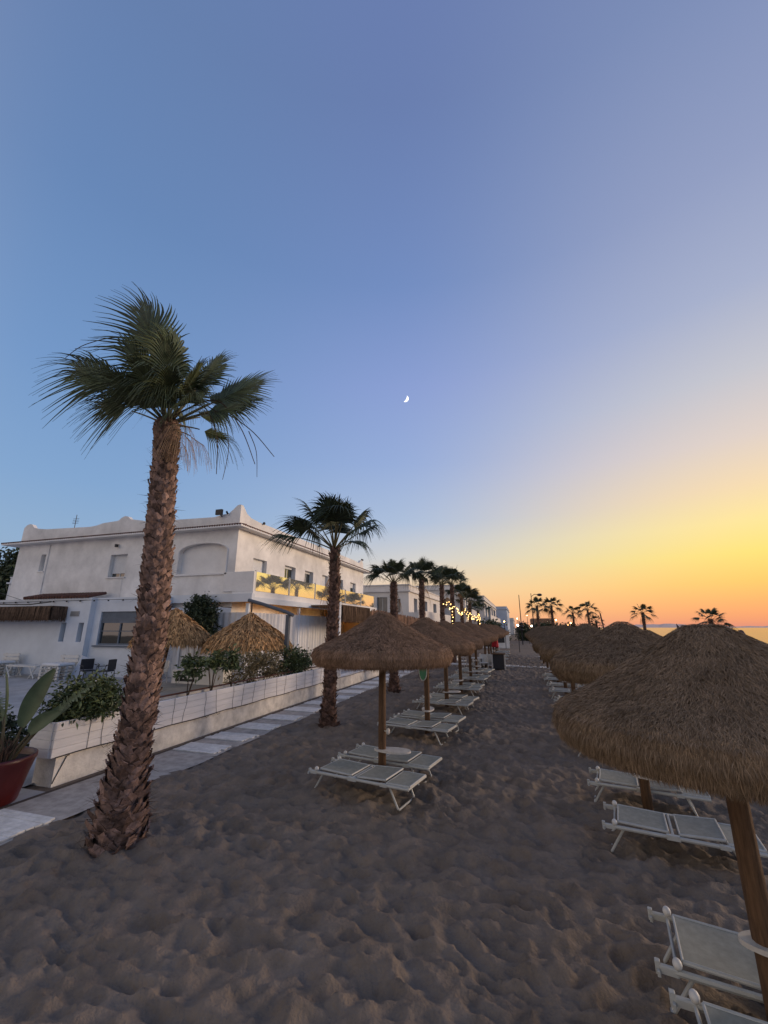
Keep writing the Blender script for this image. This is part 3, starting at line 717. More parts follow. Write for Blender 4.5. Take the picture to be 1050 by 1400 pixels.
# ------------------------------------------------------------------ planter wall
def facade(mb, o, ud, nd, u0, u1, z0, z1, holes, dep):
    """a wall face with real recessed openings; o origin, ud along, nd outward"""
    us = sorted({u0,u1,*[h[0] for h in holes],*[h[1] for h in holes]}); zs = sorted({z0,z1,*[h[2] for h in holes],*[h[3] for h in holes]})
    o, ud, nd = V(o), V(ud), V(nd); P = lambda u, z, d=0.: o+ud*u+V((0,0,z))-nd*d
    for a, b in zip(us, us[1:]):
        for c, d in zip(zs, zs[1:]):
            if any(h[0] <= a+1e-6 and b <= h[1]+1e-6 and h[2] <= c+1e-6 and d <= h[3]+1e-6 for h in holes): continue
            mb.quad(P(a,c), P(b,c), P(b,d), P(a,d))
    for a, b, c, d in holes:
        mb.quad(P(a,c),P(a,d),P(a,d,dep),P(a,c,dep)); mb.quad(P(b,c),P(b,c,dep),P(b,d,dep),P(b,d))
        mb.quad(P(a,c),P(a,c,dep),P(b,c,dep),P(b,c)); mb.quad(P(a,d),P(b,d),P(b,d,dep),P(a,d,dep))
wall = thing('planter_wall', 'long low white planter wall with grooved plank cladding along the path', 'wall', (0,0,0))
b = MB(); b.box(-8.42,-7.95,6.12,24.6,-.1,.47); b.build('base', M['plaster'], wall)
b = MB()
zz = [.46,.60,.745,.89,1.03]
for a_, c_ in zip(zz, zz[1:]):
    b.bbox(-7.95,-7.895,5.98,18.7,a_,c_-.006,.006); b.bbox(-8.44,-7.951,5.96,6.0,a_,c_-.006,.006); b.bbox(-8.47,-8.43,6.0,18.7,a_,c_-.006,.006)
b.build('planks', M['plank'], wall)
b = MB(); b.box(-8.43,-7.95,6.01,18.68,.47,.93); b.build('planter_soil', M['soil'], wall)
b = MB(); b.tube([(-8.30,6.4,1.045),(-8.30,12,1.05),(-8.30,18.4,1.045)], .022, 6); b.build('top_rail', M['tile'], wall)
c_ = MB()
pts = [(-7.885+.004*math.sin(k*2.1), 6.05+k*.42, .455+.012*math.sin(k*1.3)) for k in range(44)]
c_.tube(pts, .011, 5)
for k, y in enumerate([6.62,6.86,8.7,9.1,9.75,10.15,10.9,11.4,11.95,12.5,13.2,13.8,14.5,15.2,15.9,16.6,17.3,17.9,18.4]):
    dy = rnd.uniform(-.12,.12); sw = rnd.uniform(.0,.03)
    pl = [(-7.886,y,1.035),(-7.886,y+dy*.3+sw,.85),(-7.886,y+dy*.6-sw*.5,.65),(-7.886,y+dy,.46)]
    if rnd.random() < .4: pl += [(-7.88,y+dy+.05,.40),(-7.88,y+dy+.12,.42),(-7.88,y+dy+.15,.46)]
    c_.tube(pl, .0042, 5)
c_.tube([(-7.90,6.32,.44),(-7.935,6.30,.42),(-7.94,6.15,.1),(-7.94,6.12,.03)], .008, 5)
tag(c_.build('fairy_light_cable', M['cable']), 'black cable with loops hanging down the white planter wall', 'cable')

def shrub(name, label, cat, c, rad, n, ls, m, group=None, flowers=0, stems=7, base=None, seed=0, flat=.0):
    g = random.Random(seed); t_ = thing(name, label, cat, c, 0, group)
    mb = MB(); rx, ry, rz_ = rad; st = MB()
    cl = []
    for i in range(max(8,n//45)):
        a = g.uniform(0,6.283); z = g.uniform(.0,1.); r = math.sqrt(g.random())*math.sqrt(max(.05,1-(z*.95)**2.2))
        cl.append((rx*r*math.cos(a), ry*r*math.sin(a), rz_*z*g.uniform(.75,1.15), g.uniform(.55,1.1)))
    for i in range(n):
        x, y, z, q = g.choice(cl); s_ = min(rx,ry,rz_)*.32*q
        p = V((x+g.gauss(0,s_), y+g.gauss(0,s_), max(.0,z+g.gauss(0,s_*.8))))
        d = V((g.gauss(0,1),g.gauss(0,1),g.gauss(.35,.8))).normalized(); sd_ = d.cross(V((g.gauss(0,1),g.gauss(0,1),g.gauss(0,1)))).normalized()
        l = ls*g.uniform(.6,1.35); w_ = l*.20
        nn = d.cross(sd_)
        a_ = p; b_ = p+d*l*.5; e_ = p+d*l-V((0,0,l*.2))
        k = len(mb.v); mb.v += [tuple(a_), tuple(b_+sd_*w_+nn*w_*.5), tuple(e_), tuple(b_-sd_*w_+nn*w_*.5), tuple(b_)]
        mb.f += [(k,k+1,k+4),(k+1,k+2,k+4),(k+2,k+3,k+4),(k+3,k,k+4)]
    mb.build('foliage', m, t_)
    bz = base if base is not None else -.12
    for i in range(stems):
        x, y, z, q = g.choice(cl); st.tube([(x*.12,y*.12,bz),(x*.5,y*.5,(z+bz)*.5),(x,y,z)], [.014,.010,.005], 5)
    st.build('stem', M['twig'], t_)
    if flowers:
        fl = MB()
        for i in range(flowers):
            x, y, z, q = g.choice(cl); p = (x*1.1+g.gauss(0,.06), y*1.1+g.gauss(0,.06), z+g.uniform(.05,.16)); fl.ball(p, .022, 6, 4, (1,1,.5))
        fl.build('flowers', M['flower'], t_)
    return t_
shrub('planter_shrub', 'leafy green shrub with small white flowers at the near end of the planter', 'shrub', (-8.2,6.75,1.02), (.42,.70,.52), 6500, .10, M['bush'], None, 26, 9, seed=1)
shrub('planter_shrub', 'sprawling dry brownish shrub in the planter before the cantilever straw umbrella', 'shrub', (-8.6,13.2,.75), (.45,1.7,.95), 3400, .12, M['bushdry'], None, 0, 16, seed=2)
shrub('planter_shrub', 'dense dark green shrub in the planter beside the second palm', 'shrub', (-8.5,15.4,.85), (.45,1.3,.85), 3400, .12, M['bush'], None, 0, 12, seed=3)
for k, (y, h, lb) in enumerate([(9.5,.75,'thin young oleander with bare stems, nearest to the big palm trunk'),(10.4,.85,'thin young oleander with drooping leaf tuft before the white counter'),(11.3,.9,'thin oleander next to the dry brown shrub')]):
    t_ = shrub('oleander', lb, 'shrub', (-8.25,y,1.0+h*.55), (.30,.36,.42), 420, .15, M['bush'], 'thin oleanders in the planter', 0, 6, base=-h*.55-.04, seed=40+k)
shrub('garden_plant', 'small dark leafy plant at the left picture edge behind the red pot', 'plant', (-9.15,6.0,.35), (.35,.35,.75), 700, .12, M['leaf_dark'], None, 0, 8, base=-.35, seed=9)

# red pot and bird-of-paradise
pt = thing('flower_pot', 'round dark red plastic flower pot beside the end of the planter wall', 'flower pot', (-8.14,5.22,0.0))
b = MB(); b.lathe([(.05,.0),(.40,.0),(.42,.03),(.50,.38),(.555,.58),(.57,.60),(.575,.66),(.555,.675),(.53,.665),(.52,.60),(.50,.57)], 40); b.build('pot_body', M['pot'], pt, True)
b = MB(); b.lathe([(.515,.575),(.3,.60),(.02,.62)], 24, jit=.03); b.build('soil', M['soil'], pt, True)
bp_ = thing('bird_of_paradise', 'paddle-leaved bird of paradise plant growing from the red pot', 'plant', (-7.95,5.27,.6))
def paddle(lab, az, el_, pl, ll, lw, bend, split=0, twist=0., m='bop', sd0=0):
    g = random.Random(sd0); d = V((math.cos(az)*math.cos(el_),math.sin(az)*math.cos(el_),math.sin(el_)))
    hd = V((math.cos(az),math.sin(az),0))
    st = MB(); p = V((math.cos(az)*.06,math.sin(az)*.06,-.05)); pts = []
    for i in range(9):
        s = i/8; pts.append(p+d*pl*s+(hd*bend*.35-V((0,0,abs(bend)*.12)))*pl*s*s)
    st.tube(pts, [.034-.022*i/8 for i in range(9)], 7)
    lf = MB(); tg = (pts[-1]-pts[-2]).normalized(); sd_ = tg.cross(V((0,0,1))).normalized(); sd_ = Matrix.Rotation(twist,3,tg)@sd_; nm = sd_.cross(tg)
    rows = []; n = 22
    for i in range(n+1):
        s = i/n; c = pts[-1]+tg*ll*s+hd*bend*ll*.5*s*s-V((0,0,abs(bend)*.28*ll*s*s))
        wv = lw*(math.sin(math.pi*min(1,s*.93+.045))**.62)*(1-.18*s)
        rows.append((c-sd_*wv+nm*wv*.38, c-sd_*wv*.5+nm*wv*.12, c, c+sd_*wv*.5+nm*wv*.12, c+sd_*wv+nm*wv*.38))
    if split:
        for i in range(n):
            if i < 2: continue
            a_, b_ = rows[i], rows[i+1]
            for s in (-1, 1):
                e = 0 if s < 0 else 4; dr = V((0,0,-.04*g.uniform(0,1.5)))+tg*.05
                w0 = (a_[e]-a_[2])*g.uniform(.7,1.1)
                lf.quad(a_[2], a_[2]+w0+dr, a_[2].lerp(b_[2],.72)+w0*.95+dr, b_[2]) if i%2 == 0 else lf.tri(a_[2], a_[2].lerp(b_[2],.5)+w0*.9+dr, b_[2])
    else:
        k = len(lf.v)
        for r_ in rows: lf.v += [tuple(q) for q in r_]
        for i in range(n):
            for j in range(4): q = k+i*5+j; lf.f.append((q,q+1,q+6,q+5))
    o = st.build('stem', M['bopstem'], bp_, True); lf.build('leaf', M[m], o, not split)
IA = lambda ph, dep: math.atan2((CR*math.cos(R(ph))+CF*dep).y, (CR*math.cos(R(ph))+CF*dep).x)
rt = math.atan2(CR.y, CR.x)
paddle('a', rt+.25, R(84), .55, .95, .17, .18, twist=1.35, sd0=1)
paddle('b', rt+2.8, R(80), .70, .75, .09, .12, twist=.9, sd0=2)
paddle('c', rt+.1, R(72), .50, .48, .15, .5, twist=1.25, sd0=3)
paddle('d', rt+2.9, R(76), .50, .55, .15, .3, twist=.3, sd0=4)
paddle('e', rt+2.7, R(79), .66, .60, .19, .5, 1, twist=.6, sd0=5)
paddle('f', rt+.15, R(58), .85, .70, .11, .25, 1, twist=1.0, sd0=6)
paddle('h', rt+.35, R(64), .62, .45, .11, .35, twist=1.0, sd0=11)
paddle('i', rt+2.5, R(62), .60, .60, .16, .6, 1, twist=1.0, sd0=12)
paddle('g', rt+2.9, R(45), .55, .45, .15, .7, 1, twist=.3, sd0=7)
b = MB()
for k in range(60):
    a = rnd.uniform(0,6.28); r = rnd.uniform(.02,.14); l = rnd.uniform(.15,.36)
    b.tube([(r*math.cos(a),r*math.sin(a),-.02),(r*1.4*math.cos(a),r*1.4*math.sin(a),l*.6),(r*2.0*math.cos(a+.3),r*2.0*math.sin(a+.3),l)], [.012,.009,.003], 4)
b.build('base_sheaths', M['fibre'], bp_)

# ------------------------------------------------------------------ white house
YF, XF = 17.5, -13.2
hs = thing('white_house', 'large white two-storey house with tiled cornice and glass balcony', 'house', (0,0,0))
b = MB()
hl1 = [(-21.45,-20.25,5.30,6.55),(-26.95,-26.55,5.85,6.85),(-16.75,-13.72,5.30,6.87)]
facade(b, (0,YF,0), (1,0,0), (0,-1,0), -29.0, XF, 3.6, 7.55, hl1, .30)
sh = [(18.95,20.25,4.4,6.22),(22.2,23.5,4.4,6.28),(24.75,25.95,4.4,6.28),(27.35,28.45,4.4,6.3),(30.1,31.2,4.4,6.3),(32.7,34.0,4.4,6.3)]
facade(b, (XF,0,0), (0,1,0), (1,0,0), YF, 35.9, 0., 7.55, sh, .32)
b.quad((-29,YF,3.6),(-29,YF,7.55),(-29,35.9,7.55),(-29,35.9,3.6)); b.quad((XF,35.9,0),(-29,35.9,0),(-29,35.9,7.55),(XF,35.9,7.55))
b.build('wall', M['wallshade'], hs)
def extr(mb, prof, o, ud, nd, th):
    o, ud, nd = V(o), V(ud), V(nd)
    fr = [o+ud*u+V((0,0,z)) for u, z in prof]; n = len(fr); k = len(mb.v)
    mb.v += [tuple(p) for p in fr]+[tuple(p-nd*th) for p in fr]
    mb.f.append(tuple(k+i for i in range(n))); mb.f.append(tuple(k+2*n-1-i for i in range(n)))
    for i in range(n): j = (i+1)%n; mb.f.append((k+i,k+n+i,k+n+j,k+j))
def para(top, o, ud, nd, th, z0, name, m):
    mb = MB()
    for (a, za), (c, zc) in zip(top, top[1:]):
        extr(mb, [(a,z0),(c,z0),(c,zc),(a,za)], o, ud, nd, th)
    return mb.build(name, m, hs)
para([(-29.05,8.62),(-28.85,8.80),(-28.6,8.86),(-28.4,8.82),(-28.2,8.62),(-27.8,8.50),(-27,8.42),(-23.5,8.32),(-23,8.36),(-22.5,8.47),(-21.5,8.52),(-21.35,8.55),(-21.2,8.68),(-20.95,8.77),(-20.7,8.72),(-20.5,8.55),(-20.2,8.50),(-19.6,8.40),(-19.2,8.31),(-14.8,8.22),(-14.4,8.30),(-13.9,8.36),(-13.65,8.55),(-13.45,8.73),(-13.3,8.78),(-13.2,8.76)], (0,YF+.02,0), (1,0,0), (0,-1,0), .22, 7.62, 'parapet', M['wallshade'])
para([(17.76,8.74),(17.9,8.62),(18.1,8.42),(18.5,8.28),(19.2,8.23),(33.6,8.27),(34.6,8.2),(35.0,8.3),(35.3,8.52),(35.6,8.5),(35.9,8.25)], (XF-.02,0,0), (0,1,0), (1,0,0), .22, 7.62, 'parapet', M['wallshade'])
b = MB()
b.box(-29.9,XF+.48,YF-.48,YF+.3,7.5,7.60); b.box(XF-.3,XF+.48,YF+.302,36.9,7.5,7.60)
b.build('cornice', M['wallwhite'], hs)
b = MB()
x = -29.9
while x < XF+.4:
    b.tube([(x,YF-.49,7.61),(x,YF+.02,7.66)], .052, 6); x += .15
y = YF-.3
while y < 36.9:
    b.tube([(XF+.49,y,7.61),(XF-.02,y,7.66)], .052, 6); y += .15
b.build('tiles', M['tile'], hs)
def win_front(x0, x1, z0, z1, sh_h, dep=.28):
    f = MB(); y = YF+dep
    for a_, c_, d_, e_ in ((x0,x0+.05,z0,z1),(x1-.05,x1,z0,z1),(x0+.05,x1-.05,z0,z0+.05),(x0+.05,x1-.05,z1-.05,z1)): f.box(a_,c_,y-.05,y,d_,e_)
    f.box((x0+x1)/2-.025,(x0+x1)/2+.025,y-.045,y,z0+.05,z1-.05)
    o = f.build('window', M['plastic'], hs)
    q = MB(); q.box(x0+.02,x1-.02,y-.02,y+.012,z0+.02,z1-.02); q.build('pane', M['winglass'], o)
    s_ = MB(); k = 0; z = z1-.02
    while z > z1-sh_h: s_.bbox(x0+.06,x1-.06,y-.07,y-.052,z-.052,z,.004); z -= .056
    s_.build('shutter', M['shutter'], o)
    si = MB(); si.box(x0-.08,x1+.08,YF-.06,YF-.002,z0-.06,z0-.003); si.build('sill', M['wallshade'], o)
win_front(-21.45,-20.25,5.30,6.55,1.0); win_front(-26.95,-26.55,5.85,6.85,.95)
def win_side(y0, y1, z0, z1, sh_h):
    f = MB(); x = XF-.29
    for a_, c_, d_, e_ in ((y0,y0+.06,z0,z1),(y1-.06,y1,z0,z1),(y0+.06,y1-.06,z1-.06,z1),((y0+y1)/2-.03,(y0+y1)/2+.03,z0,z1-.06)): f.box(x,x+.05,a_,c_,d_,e_)
    o = f.build('window', M['plastic'], hs)
    q = MB(); q.box(x-.012,x+.02,y0+.02,y1-.02,z0,z1-.02); q.build('pane', M['winglass'], o)
    s_ = MB(); z = z1-.02
    while z > z1-sh_h: s_.bbox(x+.052,x+.07,y0+.05,y1-.05,z-.06,z,.004); z -= .064
    s_.build('shutter', M['shutter'], o)
for (y0,y1,z0,z1), h in zip(sh, (.75,.12,.12,.9,.10,.35)): win_side(y0,y1,z0,z1,h)
# arched blind panel
b = MB(); n = 28; x0, x1, zb = -16.75, -13.72, 5.30; zs = 6.35; prof = [(x0,zb),(x1,zb)]
for k in range(n+1):
    a = math.pi*k/n; prof.append(((x0+x1)/2+(x1-x0)/2*math.cos(a), zs+.52*math.sin(a)**.8))
b.quad((x0,YF+.27,zb),(x1,YF+.27,zb),(x1,YF+.27,6.87),(x0,YF+.27,6.87)); b.build('blind_arch', M['wallwhite'], hs)
b = MB(); cv_ = prof[2:]
for p_, q_ in zip(cv_, cv_[1:]):
    b.quad((p_[0],YF-.001,p_[1]),(p_[0],YF-.001,6.872),(q_[0],YF-.001,6.872),(q_[0],YF-.001,q_[1])); b.quad((p_[0],YF-.001,p_[1]),(q_[0],YF-.001,q_[1]),(q_[0],YF+.26,q_[1]),(p_[0],YF+.26,p_[1]))
b.build('arch_head', M['wallshade'], hs)
b = MB(); pts = [(p[0], YF-.02, p[1]) for p in prof[2:]]; b.tube([(x1,YF-.02,zb)]+pts+[(x0,YF-.02,zb)], .04, 6)
b.bbox(x0-.18,x1+.1,YF-.08,YF-.01,zb-.11,zb-.03,.01); b.build('arch_moulding', M['wallwhite'], hs)
b = MB(); b.box(-14.5,-14.12,17.2,17.32,8.24,8.52); b.tube([(-14.31,17.34,8.3),(-14.31,17.5,8.2)], .03, 6); b.tube([(-13.9,17.3,8.4),(-13.9,17.42,8.3)],.05,6)
b.build('floodlight', M['dark'], hs)
b = MB(); b.tube([(-25.7,18.2,7.6),(-25.7,18.2,9.4)], .02, 6)
for k in range(4): b.tube([(-25.95,18.2,8.85+.1*k),(-25.45,18.2,8.85+.1*k)], .012, 5)
b.build('aerial', M['dark'], hs)
b = MB(); b.tube([(-21.0,17.35,6.95),(-21.0,17.35,7.1)], .09, 8); b.tube([(-21,17.36,7.05),(-21,17.5,7.12)], .02, 5); b.build('wall_lamp', M['dark'], hs)
b = MB(); b.tube([(-26.35,17.47,3.7),(-26.35,17.47,7.4)], .025, 6); b.tube([(-20.35,17.47,3.7),(-20.35,17.47,5.2)], .012, 5); b.build('downpipe', M['wallshade'], hs)
b = MB()
for k, (x,y,dx,dy) in enumerate([(-13.15,19.6,.12,0),(-13.15,26.6,.12,0),(-13.15,35.3,.1,0),(-13.15,35.55,.1,0)]): b.ball((x,y,8.25 if k<2 else 8.58), .08, 8, 5)
b.build('parapet_lamps', M['dark'], hs)
# balcony
b = MB(); b.box(XF+.003,-12.02,YF-.06,36.3,4.05,4.34); b.build('balcony_slab', M['wallwhite'], hs)
b = MB(); b.box(-13.75,-12.02,YF-.08,YF+.06,4.341,5.28); b.build('balcony_end_wall', M['wallwhite'], hs)
py = [17.62,20.86,24.05,26.45,29.0,32.3,35.6]
for a_, c_ in zip(py, py[1:]):
    b = MB(); b.box(-12.075,-12.055,a_+.05,c_-.05,4.36,5.28); b.build('glass_panel', M['balglass'], hs)
for y in py:
    b = MB(); b.bbox(-12.10,-12.03,y-.045,y+.045,4.342,5.34,.008); b.build('balcony_post', M['alu'], hs)
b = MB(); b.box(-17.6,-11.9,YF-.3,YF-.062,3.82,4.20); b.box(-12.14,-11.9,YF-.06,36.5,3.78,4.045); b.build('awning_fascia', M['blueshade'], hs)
b = MB(); b.box(-17.6,-12.15,YF-.061,36.4,3.86,3.95); b.build('veranda_ceiling', M['ochre'], hs)
# veranda curtain wall, warm light behind
def curtain(mb, p0, p1, z0, z1, amp=.035, step=.06):
    p0, p1 = V(p0), V(p1); d = (p1-p0); n = int(d.length/step); dn = d.normalized(); nn = V((dn.y,-dn.x,0)); k = len(mb.v)
    for i in range(n+1):
        q = p0+d*i/n+nn*amp*(math.sin(i*1.1)+.5*math.sin(i*.43)); mb.v += [(q.x,q.y,z0),(q.x,q.y,z1)]
    for i in range(n): mb.f.append((k+2*i,k+2*i+2,k+2*i+3,k+2*i+1))
b = MB(); curtain(b, (-16.6,YF-.1,0), (-12.2,YF-.1,0), .32, 3.34); curtain(b, (-12.2,YF-.1,0), (-12.2,27.4,0), .34, 3.34); b.build('veranda_curtain', M['curtain'], hs)
b = MB()
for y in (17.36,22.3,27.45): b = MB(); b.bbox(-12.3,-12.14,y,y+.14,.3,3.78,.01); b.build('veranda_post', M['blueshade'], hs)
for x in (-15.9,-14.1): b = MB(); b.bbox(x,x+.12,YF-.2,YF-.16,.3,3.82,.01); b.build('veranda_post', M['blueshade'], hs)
b = MB(); b.box(-12.9,-12.82,18.2,27,3.0,3.06); b.box(-15.8,-13.4,17.44,17.49,3.0,3.06); b.build('strip_lamp', M['strip'], hs)
# wing
wg = thing('white_annex', 'low white annex with red tile strip and thatched lean-to in front of the house', 'annex', (0,0,0))
YW = 16.3; b = MB()
facade(b, (0,YW,0), (1,0,0), (0,-1,0), -34., -20.75, .0, 4.12, [(-22.55,-22.2,1.95,2.88),(-21.35,-21.0,1.95,2.88)], .25)
b.quad((-20.75,YW,0),(-20.75,YW+.28,0),(-20.75,YW+.28,4.12),(-20.75,YW,4.12))
facade(b, (0,YW+.28,0), (1,0,0), (0,-1,0), -20.75, -16.5, .0, 4.12, [(-20.3,-17.75,1.80,3.42)], .18)
b.quad((-16.5,YW+.28,0),(-16.5,YF-.31,0),(-16.5,YF-.31,4.12),(-16.5,YW+.28,4.12))
b.quad((-34,YW,4.12),(-20.75,YW,4.12),(-20.75,YF-.004,4.12),(-34,YF-.004,4.12)); b.quad((-20.75,YW+.28,4.12),(-16.5,YW+.28,4.12),(-16.5,YF-.004,4.12),(-20.75,YF-.004,4.12))
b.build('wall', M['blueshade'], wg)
b = MB(); b.box(-22.6,-20.95,YW+.251,YW+.27,1.9,2.93); b.build('niche_back', M['shutblue'], wg)
b = MB()
b.box(-16.48,-11.9,16.5,17.14,3.90,3.96)
b = MB(); x = -25.6
while x < -20.9: b.tube([(x,YW-.08,4.18),(x,YW+.9,4.42)], .085, 6); x += .2
b.build('tile_strip', M['tile'], wg)
f = MB(); y = YW+.44
for a_, c_, d_, e_ in ((-20.3,-20.22,1.8,3.42),(-17.83,-17.75,1.8,3.42),(-20.22,-17.83,1.8,1.88),(-20.22,-17.83,3.34,3.42),(-19.06,-18.98,1.88,2.85),(-20.22,-17.83,2.45,2.49)): f.box(a_,c_,y-.07,y,d_,e_)
o = f.build('window', M['shutblue'], wg)
q = MB(); q.box(-20.24,-17.81,y-.02,y+.014,1.86,3.4); q.build('pane', M['winglass'], o)
s_ = MB(); z = 3.40
while z > 2.86: s_.bbox(-20.26,-17.79,y-.10,y-.072,z-.055,z,.004); z -= .06
s_.build('shutter', M['shutblue'], o)
si = MB(); si.box(-20.45,-17.6,YW+.18,YW+.277,1.72,1.79); si.build('sill', M['shutblue'], o)
b = MB(); b.box(-22.02,-21.42,YW-.03,YW-.003,3.2,3.45)
for k in range(3): b.box(-21.98,-21.46,YW-.045,YW-.031,3.23+.07*k,3.27+.07*k)
b.build('vent_grille', M['alu'], wg)
b = MB(); b.tube([(-34,YW-.06,4.02),(-28,YW-.06,3.97),(-22,YW-.06,4.0),(-17,YW+.2,4.0)], .012, 5)
for k in range(14): b.tube([(-30+k*.95,YW-.07,4.0),(-30+k*.95,YW-.07,3.92)], [.03,.045], 6)
b.build('festoon_cable', M['cable'], wg)
b = MB(); b.tube([(-34,15.3,4.0),(-24,15.5,3.78),(-22.6,15.6,3.9)], .03, 6); b.tube([(-28,16.2,4.6),(-25.8,16.2,4.1)], .012, 5); b.build('roof_pole', M['dark'], wg)
# thatched lean-to fringe
def fringe(mb, p0, p1, zt, zb, n, thick=.12, seed=3, w0=.02):
    g = random.Random(seed); p0, p1 = V(p0), V(p1); d = p1-p0; dn = d.normalized(); nn = V((dn.y,-dn.x,0))
    for i in range(n):
        f_ = g.random(); p = p0+d*f_+nn*g.uniform(0,thick)
        z1 = zt-g.uniform(0,.12)*(zt-zb); z0 = zb+g.uniform(-.10,.18)*(zt-zb); w_ = g.uniform(.5,1.4)*w0; lx = dn*g.gauss(0,.05)+nn*g.uniform(0,.06)
        a_ = p+V((0,0,z1)); e_ = p+lx+V((0,0,z0))
        if g.random() < .25: a_ = p+V((0,0,z0+(zt-zb)*g.uniform(.3,.7)))
        mb.quad(e_-dn*w_*.3, e_+dn*w_*.3, a_+dn*w_, a_-dn*w_)
lt = thing('thatched_awning', 'thatch fringed awning on the left end of the white annex wall', 'awning', (0,0,0))
b = MB(); b.box(-34,-22.35,15.55,YW-.004,3.62,3.70); b.box(-34,-22.4,15.62,15.70,3.0,3.62); b.build('board', M['thatch_core'], lt)
b = MB(); fringe(b, (-34,15.55,0), (-22.3,15.55,0), 3.70, 2.98, 3000, .14); fringe(b, (-22.34,15.55,0), (-22.34,16.25,0), 3.70, 2.98, 200, .06); b.build('fringe', M['fringe'], lt)

# ------------------------------------------------------------------ terrace furniture
TP = .33
def pallet_seat(label, x, y, rz):
    t_ = thing('pallet_bench', label, 'bench', (x,y,TP), rz, 'white pallet benches by the annex wall')
    b = MB()
    for k in range(4):
        z = k*.15
        for yy in (-.4,-.04,.32): b.box(-.6,.6,yy,yy+.09,z,z+.022)
        for xx in (-.6,-.06,.48):
            for yy in (-.4,-.04,.32): b.box(xx,xx+.12,yy+.002,yy+.088,z+.023,z+.105)
        for xx in (-.6,-.3,0,.3): b.box(xx,xx+.22,-.4,.41,z+.106,z+.128) if k else b.box(xx,xx+.1,-.4,.41,z+.106,z+.128)
    b.build('pallets', M['plastic'], t_)
    b = MB()
    for z in (.72,.90): b.box(-.6,.6,.46,.50,z,z+.12)
    for xx in (-.5,.4): b.box(xx,xx+.1,.50,.54,.0,1.05)
    b.build('backrest', M['plastic'], t_)
    c = MB(); c.bbox(-.58,.58,-.40,.40,.60,.70,.04); c.build('cushion', M['shutter'], t_)
    return t_
pallet_seat('white pallet bench at the left picture edge by the annex wall', -25.1, 15.45, 0)
pallet_seat('white pallet bench below the two narrow wall niches', -20.9, 15.35, 0)
t_ = thing('folding_bed', 'white folded lounger with crossed legs between the pallet benches', 'lounger', (-22.9,15.3,TP))
b = MB(); b.box(-1.0,1.0,-.28,.28,.50,.56)
b.build('top', M['plastic'], t_)
for s in (-1, 1):
    for e in (-.8,.8): b = MB(); b.tube([(e-.16,s*.25,0),(e+.2,s*.25,.5)],.03,6); b.tube([(e+.16,s*.25,0),(e-.2,s*.25,.5)],.03,6); b.build('leg', M['plastic'], t_)
t_ = thing('folding_screen', 'pale blue leaning panel between bench and dark armchairs', 'panel', (-20.0,15.6,TP)); b = MB(); b.box(-.35,.35,-.02,.02,0,1.0, Matrix.Rotation(R(-16),4,'X')@Matrix.Rotation(R(12),4,'Y')); b.build('board', M['blueblock'], t_)
b = MB(); b.box(-.40,-.352,-.02,.02,0,1.0, Matrix.Rotation(R(-16),4,'X')@Matrix.Rotation(R(12),4,'Y')); b.build('edge_rail', M['plastic'], t_)
def armchair(label, x, y, rz, m, cat='armchair', nm='armchair', group=None):
    t_ = thing(nm, label, cat, (x,y,TP), rz, group)
    s_ = MB(); s_.bbox(-.27,.27,-.26,.26,.40,.45,.02); s_.build('seat', m, t_)
    b = MB(); b.bbox(-.27,.27,.24,.29,.46,.92,.02); b.build('backrest', m, t_)
    for sx in (-1,1):
        a = MB(); a.tube([(sx*.29,-.24,.40),(sx*.30,-.22,.64),(sx*.30,.24,.66)], .018, 6); a.build('armrest', m, t_)
        for sy in (-1,1): l = MB(); l.tube([(sx*.25,sy*.24,.40),(sx*.27,sy*.27,0)], .018, 6); l.build('leg', m, t_)
    return t_
GA = 'dark armchairs below the annex window'
armchair('dark metal stool-like armchair left of its twin below the annex window', -18.9, 15.3, R(70), M['dark'], group=GA)
armchair('dark high-backed metal armchair below the annex window, next to the big palm trunk', -18.0, 15.4, R(-75), M['dark'], group=GA)
t_ = thing('bar_counter', 'white counter with dark slot under the near straw parasol', 'counter', (-12.6,15.9,TP))
b = MB(); b.box(-.55,.75,-.3,.3,.0,1.0); b.box(-1.9,-.553,-.25,.3,.0,.55); b.build('body', M['wallwhite'], t_)
b = MB(); b.bbox(-.62,.82,-.38,.36,1.002,1.06,.01); b.build('top', M['plastic'], t_)
b = MB(); b.box(-1.7,-.7,-.262,-.252,.10,.20); b.box(-.45,.1,-.312,-.302,.72,.9); b.build('slot', M['dark'], t_)
GW = 'white chairs near the bar counter'
armchair('white terrace chair between the big palm trunk and the parasol pole', -14.9, 15.3, R(20), M['plastic'], 'chair', 'terrace_chair', GW)
armchair('white terrace chair just right of the parasol pole', -13.9, 15.9, R(-60), M['plastic'], 'chair', 'terrace_chair', GW)
t_ = thing('wheelbarrow', 'dark upturned oval tub on the terrace behind the planter wall', 'tub', (-9.6,11.9,.18)); b = MB(); b.ball((0,0,.1), .45, 16, 8, (1,.6,.62)); b.build('shell', M['dark'], t_, True)
b = MB(); b.tube([(.45*math.cos(k*.314),.27*math.sin(k*.314),.02) for k in range(21)], .03, 6, False); b.build('rim', M['steel'], t_, True)

